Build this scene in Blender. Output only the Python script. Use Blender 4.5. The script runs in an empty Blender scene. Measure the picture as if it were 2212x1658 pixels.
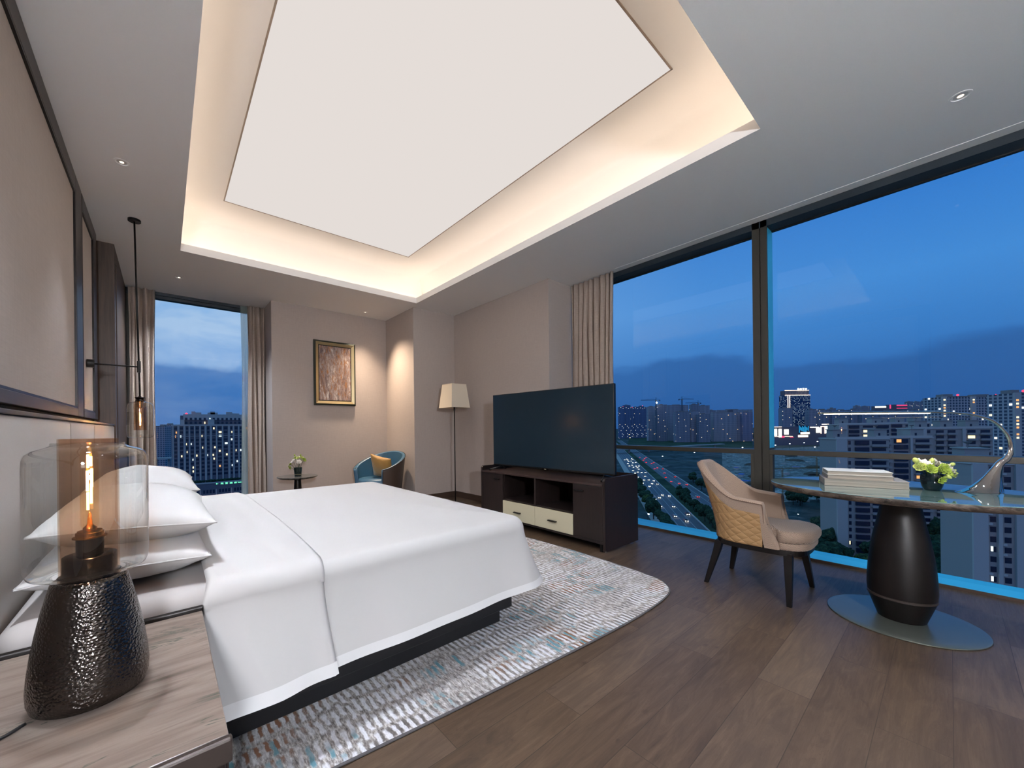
import bpy, bmesh, math, random
from mathutils import Vector, Matrix, noise
random.seed(7)
S = bpy.context.scene
COL = S.collection
PI = math.pi

# ------------------------------------------------------------------ camera
R_ROLL = math.atan(0.0115); F_PX = 833.2
YAW = math.atan2(686, 833.2)
FW = Vector((math.sin(YAW), math.cos(YAW), 0)); RT = Vector((math.cos(YAW), -math.sin(YAW), 0)); UP = Vector((0, 0, 1))
cr, sr = math.cos(R_ROLL), math.sin(R_ROLL)
right = RT*cr - UP*sr; up = RT*sr + UP*cr; back = -FW
cam = bpy.data.cameras.new('camera'); camo = bpy.data.objects.new('camera', cam); COL.objects.link(camo)
cam.sensor_fit = 'HORIZONTAL'; cam.sensor_width = 36.0; cam.lens = 36.0*F_PX/2212
cam.shift_x = (1106-1040)/2212; cam.shift_y = (923.4-829)/2212
cam.clip_start = 0.02; cam.clip_end = 9000
M = Matrix((right, up, back)).transposed().to_4x4(); M.translation = Vector((0, 0, 1.22))
camo.matrix_world = M
S.camera = camo
S.view_settings.view_transform = 'Standard'; S.view_settings.look = 'None'
S.view_settings.exposure = 0.8; S.view_settings.gamma = 1.0; S.view_settings.use_curve_mapping = False
S.cycles.max_bounces = 10; S.cycles.diffuse_bounces = 5; S.cycles.glossy_bounces = 4
S.cycles.transparent_max_bounces = 24; S.cycles.transmission_bounces = 6
S.cycles.sample_clamp_indirect = 6.0; S.cycles.caustics_reflective = False; S.cycles.caustics_refractive = False
S.cycles.use_denoising = True

# ------------------------------------------------------------------ materials
def lin(c):
    f = lambda x: x/12.92 if x <= .04045 else ((x+.055)/1.055)**2.4
    return tuple(f(v/255.0) for v in c[:3]) + (1.0,)
class NT:
    """tiny node-tree writer"""
    def __init__(s, mat): s.t = mat.node_tree; s.n = s.t.nodes; s.l = s.t.links
    def add(s, typ, **kw):
        nd = s.n.new(typ)
        for k, v in kw.items():
            if k == 'inp':
                for kk, vv in v.items():
                    if isinstance(vv, bpy.types.NodeSocket): s.l.new(vv, nd.inputs[kk])
                    else: nd.inputs[kk].default_value = vv
            else: setattr(nd, k, v)
        return nd
    def math(s, op, a, b=None, c=None, clamp=False):
        nd = s.n.new('ShaderNodeMath'); nd.operation = op; nd.use_clamp = clamp
        for i, v in enumerate((a, b, c)):
            if v is None: continue
            if isinstance(v, bpy.types.NodeSocket): s.l.new(v, nd.inputs[i])
            else: nd.inputs[i].default_value = v
        return nd.outputs[0]
    def mix(s, fac, a, b, blend='MIX'):
        nd = s.n.new('ShaderNodeMix'); nd.data_type = 'RGBA'; nd.blend_type = blend; nd.clamp_factor = True
        for k, v in ((0, fac), (6, a), (7, b)):
            if isinstance(v, bpy.types.NodeSocket): s.l.new(v, nd.inputs[k])
            else: nd.inputs[k].default_value = v
        return nd.outputs[2]
    def ramp(s, fac, stops, interp='LINEAR'):
        nd = s.n.new('ShaderNodeValToRGB'); nd.color_ramp.interpolation = interp
        e = nd.color_ramp.elements
        while len(e) < len(stops): e.new(0.5)
        for i, (p, c) in enumerate(stops):
            e[i].position = p; e[i].color = c if len(c) == 4 else tuple(c)+(1,)
        s.l.new(fac, nd.inputs[0]); return nd.outputs[0]
    def coords(s, kind='Object', scale=(1, 1, 1), rot=(0, 0, 0), loc=(0, 0, 0)):
        tc = s.n.new('ShaderNodeTexCoord'); mp = s.n.new('ShaderNodeMapping')
        mp.inputs['Scale'].default_value = scale; mp.inputs['Rotation'].default_value = rot; mp.inputs['Location'].default_value = loc
        s.l.new(tc.outputs[kind], mp.inputs[0]); return mp.outputs[0]
    def noise(s, vec, scale=5, detail=4, rough=.5, dist=0, dim='3D'):
        nd = s.add('ShaderNodeTexNoise', noise_dimensions=dim, inp={'Vector': vec, 'Scale': scale, 'Detail': detail, 'Roughness': rough, 'Distortion': dist})
        return nd.outputs[0]
    def bump(s, h, strength=.3, dist=.01):
        return s.add('ShaderNodeBump', inp={'Height': h, 'Strength': strength, 'Distance': dist}).outputs[0]
def new_mat(name):
    m = bpy.data.materials.new(name); m.use_nodes = True
    m.node_tree.nodes.clear(); w = NT(m)
    w.out = w.add('ShaderNodeOutputMaterial'); return m, w
def principled(name, col, rough=.5, metal=0, spec=.5, coat=0, sheen=0, emit=None, estr=0, build=None, alpha=None):
    m, w = new_mat(name)
    b = w.add('ShaderNodeBsdfPrincipled')
    b.inputs['Base Color'].default_value = lin(col); b.inputs['Roughness'].default_value = rough
    b.inputs['Metallic'].default_value = metal; b.inputs['Specular IOR Level'].default_value = spec
    b.inputs['Coat Weight'].default_value = coat; b.inputs['Sheen Weight'].default_value = sheen
    if emit: b.inputs['Emission Color'].default_value = lin(emit); b.inputs['Emission Strength'].default_value = estr
    w.l.new(b.outputs[0], w.out.inputs[0])
    if build: build(w, b)
    return m
def setc(w, b, sock): w.l.new(sock, b.inputs['Base Color'])
def setn(w, b, sock): w.l.new(sock, b.inputs['Normal'])
def setr(w, b, sock): w.l.new(sock, b.inputs['Roughness'])
def emission(name, col, strength):
    m, w = new_mat(name)
    e = w.add('ShaderNodeEmission', inp={'Color': lin(col), 'Strength': strength}); w.l.new(e.outputs[0], w.out.inputs[0]); return m
def pane_mat(name, tint, refl=1.0, rough=0.0, body=None, bodyfac=0):
    """thin glass: tinted see-through plus a fresnel reflection"""
    m, w = new_mat(name)
    t = w.add('ShaderNodeBsdfTransparent', inp={'Color': tuple(tint)+(1,)})
    g = w.add('ShaderNodeBsdfGlossy', inp={'Color': (1, 1, 1, 1), 'Roughness': rough})
    fr = w.add('ShaderNodeFresnel', inp={'IOR': 1.45})
    geo = w.add('ShaderNodeNewGeometry')
    f = w.math('MULTIPLY', fr.outputs[0], refl)
    # back faces of a closed thin shell would read total internal reflection: use the facing term instead
    lw = w.add('ShaderNodeLayerWeight', inp={'Blend': .32})
    f2 = w.math('MULTIPLY', w.math('POWER', lw.outputs['Facing'], 3.0), .75*refl)
    f2 = w.math('ADD', f2, .035*refl, clamp=True)
    mx = w.add('ShaderNodeMixShader'); w.l.new(f2, mx.inputs[0]); w.l.new(t.outputs[0], mx.inputs[1]); w.l.new(g.outputs[0], mx.inputs[2])
    w.l.new(mx.outputs[0], w.out.inputs[0]); return m

def fabric(name, col, scale=900, bump=.12, rough=.85, var=.08, col2=None):
    def b(w, p):
        v = w.coords()
        n = w.noise(v, 6, 3); fine = w.noise(v, scale, 2, .7)
        c = w.mix(n, lin(col), lin(col2 or tuple(max(0, int(x*(1-var))) for x in col)))
        c = w.mix(w.math('MULTIPLY', fine, .25), c, (0.02, .018, .016, 1))
        setc(w, p, c); setn(w, p, w.bump(fine, bump, .002))
    return principled(name, col, rough, sheen=.15, build=b)
def weave(name, col, dark, su=220, sv=220, rough=.9, amt=.35, bump=.15):
    """wallpaper / curtain linen weave in object space"""
    def b(w, p):
        v = w.coords(scale=(1, 1, 1))
        big = w.noise(v, 1.2, 2)
        n1 = w.noise(w.coords(scale=(su, su, su*.05)), 1, 2); n2 = w.noise(w.coords(scale=(su*.05, su*.05, su)), 1, 2)
        t = w.math('ADD', w.math('MULTIPLY', n1, .5), w.math('MULTIPLY', n2, .5))
        f = w.ramp(t, [(.35, (0, 0, 0)), (.65, (1, 1, 1))])
        c = w.mix(f, lin(dark), lin(col)); c = w.mix(1-amt, c, lin(col))
        c = w.mix(w.math('MULTIPLY', big, .10), c, lin(dark))
        setc(w, p, c); setn(w, p, w.bump(t, bump, .001))
    return principled(name, col, rough, spec=.2, build=b)

def wood(name, c1, c2, axis='z', scale=1.0, rough=.4, spec=.4):
    def b(w, p):
        st = {'x': (2, 40, 40), 'y': (40, 2, 40), 'z': (40, 40, 2)}[axis]
        v = w.coords(scale=tuple(s*scale for s in st))
        n = w.noise(v, 1, 5, .6, .4); n2 = w.noise(v, 5, 3, .6)
        t = w.math('ADD', w.math('MULTIPLY', n, .7), w.math('MULTIPLY', n2, .3))
        setc(w, p, w.ramp(t, [(.35, lin(c1)), (.65, lin(c2))]))
        setr(w, p, w.math('ADD', w.math('MULTIPLY', n2, .2), rough-.1))
        setn(w, p, w.bump(n2, .08, .002))
    return principled(name, c1, rough, spec=spec, build=b)

MT = {}
MT['ceil'] = principled('ceiling_paint', (244, 243, 242), .9, spec=.1)
MT['cove'] = principled('cove_paint', (240, 234, 226), .9, spec=.1)
MT['wallpaper'] = weave('wallpaper_linen', (194, 183, 176), (162, 152, 145), 260, 260, amt=.30)
MT['wall_plain'] = principled('wall_paint', (225, 218, 210), .9, spec=.1)
MT['panel_fabric'] = weave('panel_fabric', (206, 197, 190), (184, 175, 168), 160, 160, amt=.4)
MT['hb_leather'] = fabric('headboard_leather', (178, 169, 161), 500, .04, .5, .04)
MT['bronze'] = principled('dark_bronze', (66, 58, 54), .38, metal=.35)
MT['bronze_dark'] = principled('blackened_bronze', (30, 27, 26), .35, metal=.6)
MT['black_gap'] = principled('shadow_gap_black', (14, 12, 12), .8)
MT['walnut'] = wood('walnut_veneer', (58, 45, 36), (82, 65, 53), 'z', 1.0, .45)
MT['cab'] = wood('dark_wenge', (24, 17, 16), (36, 26, 24), 'z', 1.3, .45)
MT['cab_x'] = wood('dark_wenge_top', (44, 32, 30), (64, 48, 44), 'y', 1.3, .36)
MT['cream'] = principled('cream_lacquer', (196, 188, 160), .45)
MT['black'] = principled('black_plastic', (12, 12, 13), .4)
MT['black_metal'] = principled('black_metal', (20, 19, 19), .35, metal=.5)
MT['black_wood'] = wood('black_stained_wood', (10, 7, 7), (19, 14, 13), 'z', 1.2, .42, .3)
MT['bedbase'] = principled('bed_base_black', (17, 17, 21), .45)
MT['frame_gray'] = principled('window_frame_gray', (58, 56, 50), .45, metal=.2)
MT['frame_dark'] = principled('window_frame_dark', (40, 50, 58), .5, metal=.2)
MT['sill'] = principled('window_sill', (64, 196, 236), .4, spec=.5)  # cyan sky light on the pale metal is put into this colour
MT['baseboard'] = principled('baseboard_brown', (78, 62, 52), .4)
MT['trim_line'] = principled('ceiling_trim', (150, 132, 116), .6)
MT['chrome'] = principled('chrome', (225, 222, 218), .06, metal=1)
MT['silver'] = principled('satin_silver', (205, 203, 200), .45, metal=.3)
MT['brass'] = principled('brass', (205, 165, 105), .22, metal=1)
MT['smoke_metal'] = principled('gunmetal', (60, 55, 53), .2, metal=1)
MT['white_book'] = principled('book_cover_white', (205, 206, 204), .45)
MT['grey_book'] = principled('book_cover_grey', (140, 134, 127), .5)
def pages(w, p):
    v = w.coords(scale=(3, 3, 600)); n = w.noise(v, 1, 2)
    setc(w, p, w.ramp(n, [(.3, lin((112, 105, 98))), (.7, lin((168, 160, 150)))]))
MT['pages'] = principled('book_pages', (200, 194, 184), .8, build=pages)
def cot(w, p):
    v = w.coords(); n = w.noise(v, 3, 3); f = w.noise(v, 1500, 1)
    setn(w, p, w.bump(w.math('ADD', w.math('MULTIPLY', n, .6), w.math('MULTIPLY', f, .04)), .15, .02))
MT['cotton'] = principled('white_cotton', (190, 188, 186), .85, spec=.2, sheen=.1, build=cot)
MT['cotton2'] = principled('white_cotton_satin', (190, 188, 186), .8, spec=.2, sheen=.1, build=cot)
MT['hem'] = principled('cotton_hem', (212, 211, 210), .8, spec=.2)
MT['sheet'] = principled('bed_sheet', (180, 175, 172), .85, spec=.2, build=cot)
MT['curtain'] = weave('curtain_linen', (192, 177, 165), (150, 135, 124), 420, 420, amt=.6, bump=.1)
def sheerb():
    m, w = new_mat('sheer_voile')
    d = w.add('ShaderNodeBsdfDiffuse', inp={'Color': lin((226, 236, 226))}); tl = w.add('ShaderNodeBsdfTranslucent', inp={'Color': lin((205, 215, 205))})
    t = w.add('ShaderNodeBsdfTransparent', inp={'Color': (.9, .95, .93, 1)})
    a = w.add('ShaderNodeMixShader', inp={0: .5}); w.l.new(d.outputs[0], a.inputs[1]); w.l.new(tl.outputs[0], a.inputs[2])
    b = w.add('ShaderNodeMixShader', inp={0: .62}); w.l.new(t.outputs[0], b.inputs[1]); w.l.new(a.outputs[0], b.inputs[2])
    w.l.new(b.outputs[0], w.out.inputs[0]); return m
MT['sheer'] = sheerb()
MT['winglass'] = pane_mat('window_glass', (.93, .97, .98), .35)
MT['clearglass'] = pane_mat('clear_lamp_glass', (.94, .955, .945), 2.2)
MT['amber'] = pane_mat('amber_glass', (.905, .80, .715), .7)
MT['bulbglass'] = pane_mat('bulb_glass', (.98, .9, .75), .5)
MT['vaseglass'] = principled('dark_vase_glass', (6, 20, 26), .06, spec=.5)
MT['vasegreen'] = principled('dark_green_vase_glass', (14, 34, 30), .08, spec=.8, coat=.5)
MT['fill_shade'] = emission('fill_lamp_shade', (255, 246, 234), 2.2)
MT['filament'] = emission('filament_glow', (255, 206, 130), 24)
MT['added_glow'] = emission('added_ceiling_glow', (235, 227, 222), .54)
MT['led'] = emission('led_strip', (255, 238, 222), 6)
MT['tv_screen'] = principled('tv_screen', (30, 44, 54), .16, spec=.35)
MT['shade'] = principled('lamp_shade_linen', (228, 216, 196), .9, spec=.1, build=lambda w, p: setn(w, p, w.bump(w.noise(w.coords(), 500, 2), .1, .001)))
MT['petal_green'] = principled('petal_green', (150, 172, 52), .6, sheen=.2)
MT['petal_lime'] = principled('petal_lime', (182, 194, 104), .6, sheen=.2)
MT['petal_white'] = principled('petal_white', (236, 228, 220), .6, sheen=.2)
MT['stem'] = principled('stem_green', (40, 74, 44), .6)
MT['cushion'] = principled('satin_gold', (188, 142, 74), .38, sheen=.4, build=lambda w, p: setn(w, p, w.bump(w.noise(w.coords(), 14, 3), .3, .02)))
MT['blue_leather'] = principled('blue_leather', (52, 92, 118), .4, build=lambda w, p: setn(w, p, w.bump(w.noise(w.coords(), 300, 2), .08, .002)))
MT['brown_leather'] = principled('brown_leather', (72, 58, 50), .45, build=lambda w, p: setn(w, p, w.bump(w.noise(w.coords(), 300, 2), .08, .002)))
MT['piping'] = principled('piping_dark', (40, 34, 32), .5)

def marble_ns(w, p):
    v = w.coords(rot=(0, 0, math.radians(24)), scale=(1.5, 13, 6))
    n = w.noise(v, 1.6, 6, .6, .6); n2 = w.noise(v, 4, 5, .65, .3)
    c = w.ramp(n, [(.3, lin((84, 71, 63))), (.45, lin((128, 114, 105))), (.6, lin((152, 138, 128))), (.75, lin((112, 97, 88)))])
    c = w.mix(w.math('MULTIPLY', n2, .35), c, lin((94, 82, 74)))
    vein = w.noise(w.coords(rot=(0, 0, math.radians(24)), scale=(2.0, 9, 4), loc=(.3, .35, 0)), 1.1, 5, .7, .8)
    vm = w.ramp(w.math('ABSOLUTE', w.math('SUBTRACT', vein, .56)), [(0, (1, 1, 1)), (.02, (0, 0, 0))])
    blot = w.ramp(w.noise(w.coords(scale=(1, 1, 1)), 4.5, 3), [(.5, (0, 0, 0)), (.62, (1, 1, 1))])
    c = w.mix(w.math('MULTIPLY', vm, blot), c, lin((66, 74, 66)))
    setc(w, p, c)
MT['marble_ns'] = principled('brown_marble', (165, 148, 134), .28, spec=.4, build=marble_ns)
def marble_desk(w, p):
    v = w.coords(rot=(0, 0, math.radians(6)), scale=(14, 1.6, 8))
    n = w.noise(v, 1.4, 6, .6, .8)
    c = w.ramp(n, [(.3, lin((72, 96, 100))), (.5, lin((96, 130, 132))), (.62, lin((122, 156, 156))), (.75, lin((82, 106, 106)))])  # blue-green of the sky's reflection is mixed into the grey stone
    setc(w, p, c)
MT['marble_desk'] = principled('grey_marble_sky_tint', (130, 134, 132), .05, spec=1.0, coat=1.0, build=marble_desk)
def marble_edge(w, p):
    v = w.coords(scale=(10, 10, 26)); n = w.noise(v, 1.4, 6, .65, 1.2)
    setc(w, p, w.ramp(n, [(.35, lin((34, 29, 26))), (.5, lin((86, 76, 68))), (.6, lin((120, 108, 96))), (.72, lin((40, 34, 31)))]))
    setn(w, p, w.bump(n, .5, .01))
MT['marble_edge'] = principled('marble_rough_edge', (90, 80, 72), .5, build=marble_edge)
def marble_small(w, p):
    v = w.coords(scale=(16, 5, 8)); n = w.noise(v, 1.5, 6, .6, 1.0)
    setc(w, p, w.ramp(n, [(.35, lin((40, 42, 42))), (.55, lin((96, 98, 96))), (.7, lin((60, 60, 60)))]))
MT['marble_small'] = principled('dark_marble', (80, 82, 80), .15, spec=.7, build=marble_small)

def floorb(w, p):
    v = w.coords()
    br = w.add('ShaderNodeTexBrick', offset=.37, offset_frequency=2, inp={'Vector': v, 'Color1': (0, 0, 0, 1), 'Color2': (1, 1, 1, 1), 'Mortar': (0, 0, 0, 1), 'Scale': 1.0, 'Mortar Size': .0016, 'Mortar Smooth': .3, 'Bias': 0, 'Brick Width': 1.35, 'Row Height': .2})
    rnd = br.outputs[0]; gap = br.outputs[1]
    off = w.add('ShaderNodeVectorMath', operation='MULTIPLY_ADD', inp={0: w.add('ShaderNodeCombineXYZ', inp={0: rnd, 1: rnd, 2: rnd}).outputs[0], 1: (37, 53, 11), 2: v})
    mp = w.add('ShaderNodeMapping', inp={'Vector': off.outputs[0], 'Scale': (2.2, 15, 1)})
    n = w.noise(mp.outputs[0], 1, 6, .62, 1.6)
    mp2 = w.add('ShaderNodeMapping', inp={'Vector': off.outputs[0], 'Scale': (7, 170, 1)})
    g = w.noise(mp2.outputs[0], 1, 4, .6, .2)
    mp3 = w.add('ShaderNodeMapping', inp={'Vector': off.outputs[0], 'Scale': (2.6, 6, 1)})
    kn = w.noise(mp3.outputs[0], 1.0, 2, .5, 2.2)
    c = w.ramp(n, [(.25, lin((59, 46, 35))), (.48, lin((85, 68, 52))), (.7, lin((106, 86, 67)))])
    c = w.mix(w.math('MULTIPLY', g, .5), c, lin((66, 53, 45)))
    ring = w.math('FRACT', w.math('MULTIPLY', n, 9)); rm = w.ramp(ring, [(0, (1, 1, 1)), (.12, (0, 0, 0)), (.9, (0, 0, 0)), (1, (1, 1, 1))])
    c = w.mix(w.math('MULTIPLY', rm, w.math('MULTIPLY', kn, .75)), c, lin((62, 48, 40)))
    knot = w.ramp(kn, [(.68, (0, 0, 0)), (.78, (1, 1, 1))]); c = w.mix(w.math('MULTIPLY', knot, .75), c, lin((52, 39, 33)))
    c = w.mix(w.math('MULTIPLY', w.math('SUBTRACT', rnd, .5), .35), c, lin((150, 132, 118)))
    c = w.mix(w.math('MULTIPLY', w.math('SUBTRACT', .5, rnd), .35, clamp=True), c, lin((70, 56, 48)))
    c = w.mix(w.math('MULTIPLY', gap, .7), c, lin((40, 31, 27)))
    setc(w, p, c); setr(w, p, w.math('ADD', w.math('MULTIPLY', g, .2), .34))
    setn(w, p, w.bump(w.math('SUBTRACT', g, w.math('MULTIPLY', gap, 2)), .12, .003))
MT['floor'] = principled('oak_planks', (105, 90, 80), .42, spec=.35, build=floorb)

def rugb(w, p):
    v = w.coords()
    sx = w.add('ShaderNodeSeparateXYZ', inp={0: v}); x, y = sx.outputs[0], sx.outputs[1]
    wob = w.noise(v, 3.0, 2)
    wob2 = w.noise(v, 26, 2)
    xx = w.math('ADD', w.math('ADD', x, w.math('MULTIPLY', wob, .05)), w.math('MULTIPLY', wob2, .02))
    # columns of dashes: long along y, narrow along x
    colph = w.math('FRACT', w.math('MULTIPLY', xx, 30)); colid = w.math('FLOOR', w.math('MULTIPLY', xx, 30))
    rnd = w.add('ShaderNodeTexWhiteNoise', noise_dimensions='1D', inp={'W': colid}).outputs[0]
    yy = w.math('ADD', w.math('MULTIPLY', y, 8.2), w.math('ADD', w.math('MULTIPLY', rnd, .35), w.math('MULTIPLY', wob, 1.5)))
    rowph = w.math('FRACT', yy); rowid = w.math('FLOOR', yy)
    dash = w.math('MULTIPLY', w.ramp(colph, [(.0, (0, 0, 0)), (.14, (1, 1, 1)), (.52, (1, 1, 1)), (.66, (0, 0, 0))]),
                  w.ramp(rowph, [(0, (0, 0, 0)), (.1, (1, 1, 1)), (.78, (1, 1, 1)), (.9, (0, 0, 0))]))
    pres = w.ramp(w.noise(v, 2.3, 2), [(.36, (.25, .25, .25)), (.5, (1, 1, 1))])
    cell = w.add('ShaderNodeTexWhiteNoise', noise_dimensions='2D', inp={'Vector': w.add('ShaderNodeCombineXYZ', inp={0: colid, 1: rowid}).outputs[0]}).outputs[0]
    pile = w.noise(w.coords(scale=(150, 42, 1)), 1, 3, .7)
    pile2 = w.noise(w.coords(scale=(60, 20, 1)), 1, 2, .6)
    base = w.ramp(w.math('ADD', w.math('MULTIPLY', pile, .6), w.math('MULTIPLY', pile2, .4)), [(.36, lin((92, 85, 82))), (.5, lin((164, 157, 152))), (.62, lin((222, 218, 214)))])
    white = w.ramp(pile, [(.3, lin((198, 198, 202))), (.6, lin((236, 236, 240)))])
    c = w.mix(w.math('MULTIPLY', dash, pres), base, white)
    # teal dashes in patches
    tz = w.ramp(w.noise(w.coords(loc=(3.1, 1.7, 0), scale=(1.0, 1.6, 1)), 1.9, 2), [(.5, (0, 0, 0)), (.6, (1, 1, 1))])
    tm = w.math('MULTIPLY', w.math('MULTIPLY', tz, w.math('GREATER_THAN', cell, .52)), dash)
    c = w.mix(w.math('MULTIPLY', tm, .9), c, lin((74, 138, 154)))
    # rust loops between dashes in patches
    rz = w.ramp(w.noise(w.coords(loc=(9.3, 4.2, 0), scale=(1.3, 1.3, 1)), 1.6, 2), [(.54, (0, 0, 0)), (.6, (1, 1, 1))])
    loop = w.math('MULTIPLY', w.ramp(colph, [(.5, (0, 0, 0)), (.6, (1, 1, 1)), (.92, (1, 1, 1)), (1, (0, 0, 0))]), w.ramp(rowph, [(.2, (0, 0, 0)), (.3, (1, 1, 1)), (.85, (1, 1, 1)), (.95, (0, 0, 0))]))
    gz = w.ramp(w.noise(w.coords(loc=(1.3, 7.2, 0)), 1.2, 2), [(.46, (0, 0, 0)), (.56, (1, 1, 1))])
    c = w.mix(w.math('MULTIPLY', w.math('MULTIPLY', loop, gz), .75), c, lin((92, 86, 84)))
    c = w.mix(w.math('MULTIPLY', w.math('MULTIPLY', loop, rz), .95), c, lin((134, 88, 56)))
    setc(w, p, c)
    setn(w, p, w.bump(w.math('ADD', pile, w.math('MULTIPLY', dash, .6)), .6, .006))
MT['rug'] = principled('rug_wool', (160, 158, 156), .95, spec=.1, sheen=.2, build=rugb)
MT['rug_edge'] = principled('rug_binding', (88, 86, 88), .9)

def quilt(w, p):
    u = w.add('ShaderNodeTexCoord').outputs['UV']; s = w.add('ShaderNodeSeparateXYZ', inp={0: u})
    a = w.math('ADD', s.outputs[0], s.outputs[1]); b2 = w.math('SUBTRACT', s.outputs[0], s.outputs[1])
    def tri(t): return w.math('ABSOLUTE', w.math('SUBTRACT', w.math('FRACT', w.math('MULTIPLY', t, 10.5)), .5))
    h = w.math('MINIMUM', w.math('SUBTRACT', .5, tri(a)), w.math('SUBTRACT', .5, tri(b2)))
    hh = w.ramp(h, [(0, (0, 0, 0)), (.06, (.6, .6, .6)), (.4, (1, 1, 1))])
    setn(w, p, w.bump(w.math('ADD', hh, w.math('MULTIPLY', w.noise(w.coords(), 260, 2), .05)), .5, .012))
MT['quilt'] = principled('tan_quilted_leather', (164, 128, 86), .5, build=quilt)
def herring(w, p):
    u = w.add('ShaderNodeTexCoord').outputs['UV']; s = w.add('ShaderNodeSeparateXYZ', inp={0: u})
    x = w.math('MULTIPLY', s.outputs[0], 70); y = w.math('MULTIPLY', s.outputs[1], 170)
    z = w.math('PINGPONG', x, .5); t = w.math('FRACT', w.math('ADD', y, w.math('MULTIPLY', z, 1.6)))
    f = w.ramp(t, [(.25, (0, 0, 0)), (.4, (1, 1, 1)), (.75, (1, 1, 1)), (.9, (0, 0, 0))])
    setc(w, p, w.mix(f, lin((112, 90, 76)), lin((182, 160, 142)))); setn(w, p, w.bump(f, .3, .002))
MT['herring'] = principled('herringbone_wool', (170, 148, 130), .9, sheen=.2, spec=.2, build=herring)
def artb(w, p):
    v = w.coords(scale=(9, 1, 2.2)); n = w.noise(v, 1.6, 5, .7, .8); n2 = w.noise(w.coords(scale=(5, 1, 1.4), loc=(3, 0, 1)), 1.7, 6, .75, 1.2); n3 = w.noise(w.coords(scale=(30, 1, 9)), 1.2, 4, .7)
    c = w.ramp(n, [(.25, lin((44, 40, 52))), (.38, lin((116, 98, 98))), (.46, lin((168, 152, 148))), (.53, lin((146, 104, 74))), (.6, lin((176, 118, 70))), (.7, lin((110, 88, 80))), (.8, lin((206, 198, 194)))])
    c2 = w.ramp(n2, [(.3, lin((60, 52, 62))), (.45, lin((138, 112, 104))), (.55, lin((182, 166, 160))), (.62, lin((222, 216, 212))), (.75, lin((150, 100, 60)))])
    c = w.mix(w.ramp(n3, [(.42, (0, 0, 0)), (.55, (1, 1, 1))]), c, c2)
    setc(w, p, c); setn(w, p, w.bump(w.math('ADD', n, n3), .7, .01))
MT['art'] = principled('abstract_oil_paint', (150, 120, 100), .6, build=artb)
def hammered(w, p):
    v = w.coords(scale=(1, 1, 1.25))
    vo = w.add('ShaderNodeTexVoronoi', feature='SMOOTH_F1', inp={'Vector': v, 'Scale': 165, 'Smoothness': .35})
    setn(w, p, w.bump(vo.outputs['Distance'], .55, .003))
MT['hammered'] = principled('hammered_nickel', (84, 79, 76), .14, metal=1, build=hammered)
MT['champagne'] = principled('champagne_frame', (176, 158, 120), .35, metal=.7)
MT['frame_green'] = principled('frame_dark_green', (52, 56, 48), .4, metal=.4)

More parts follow.
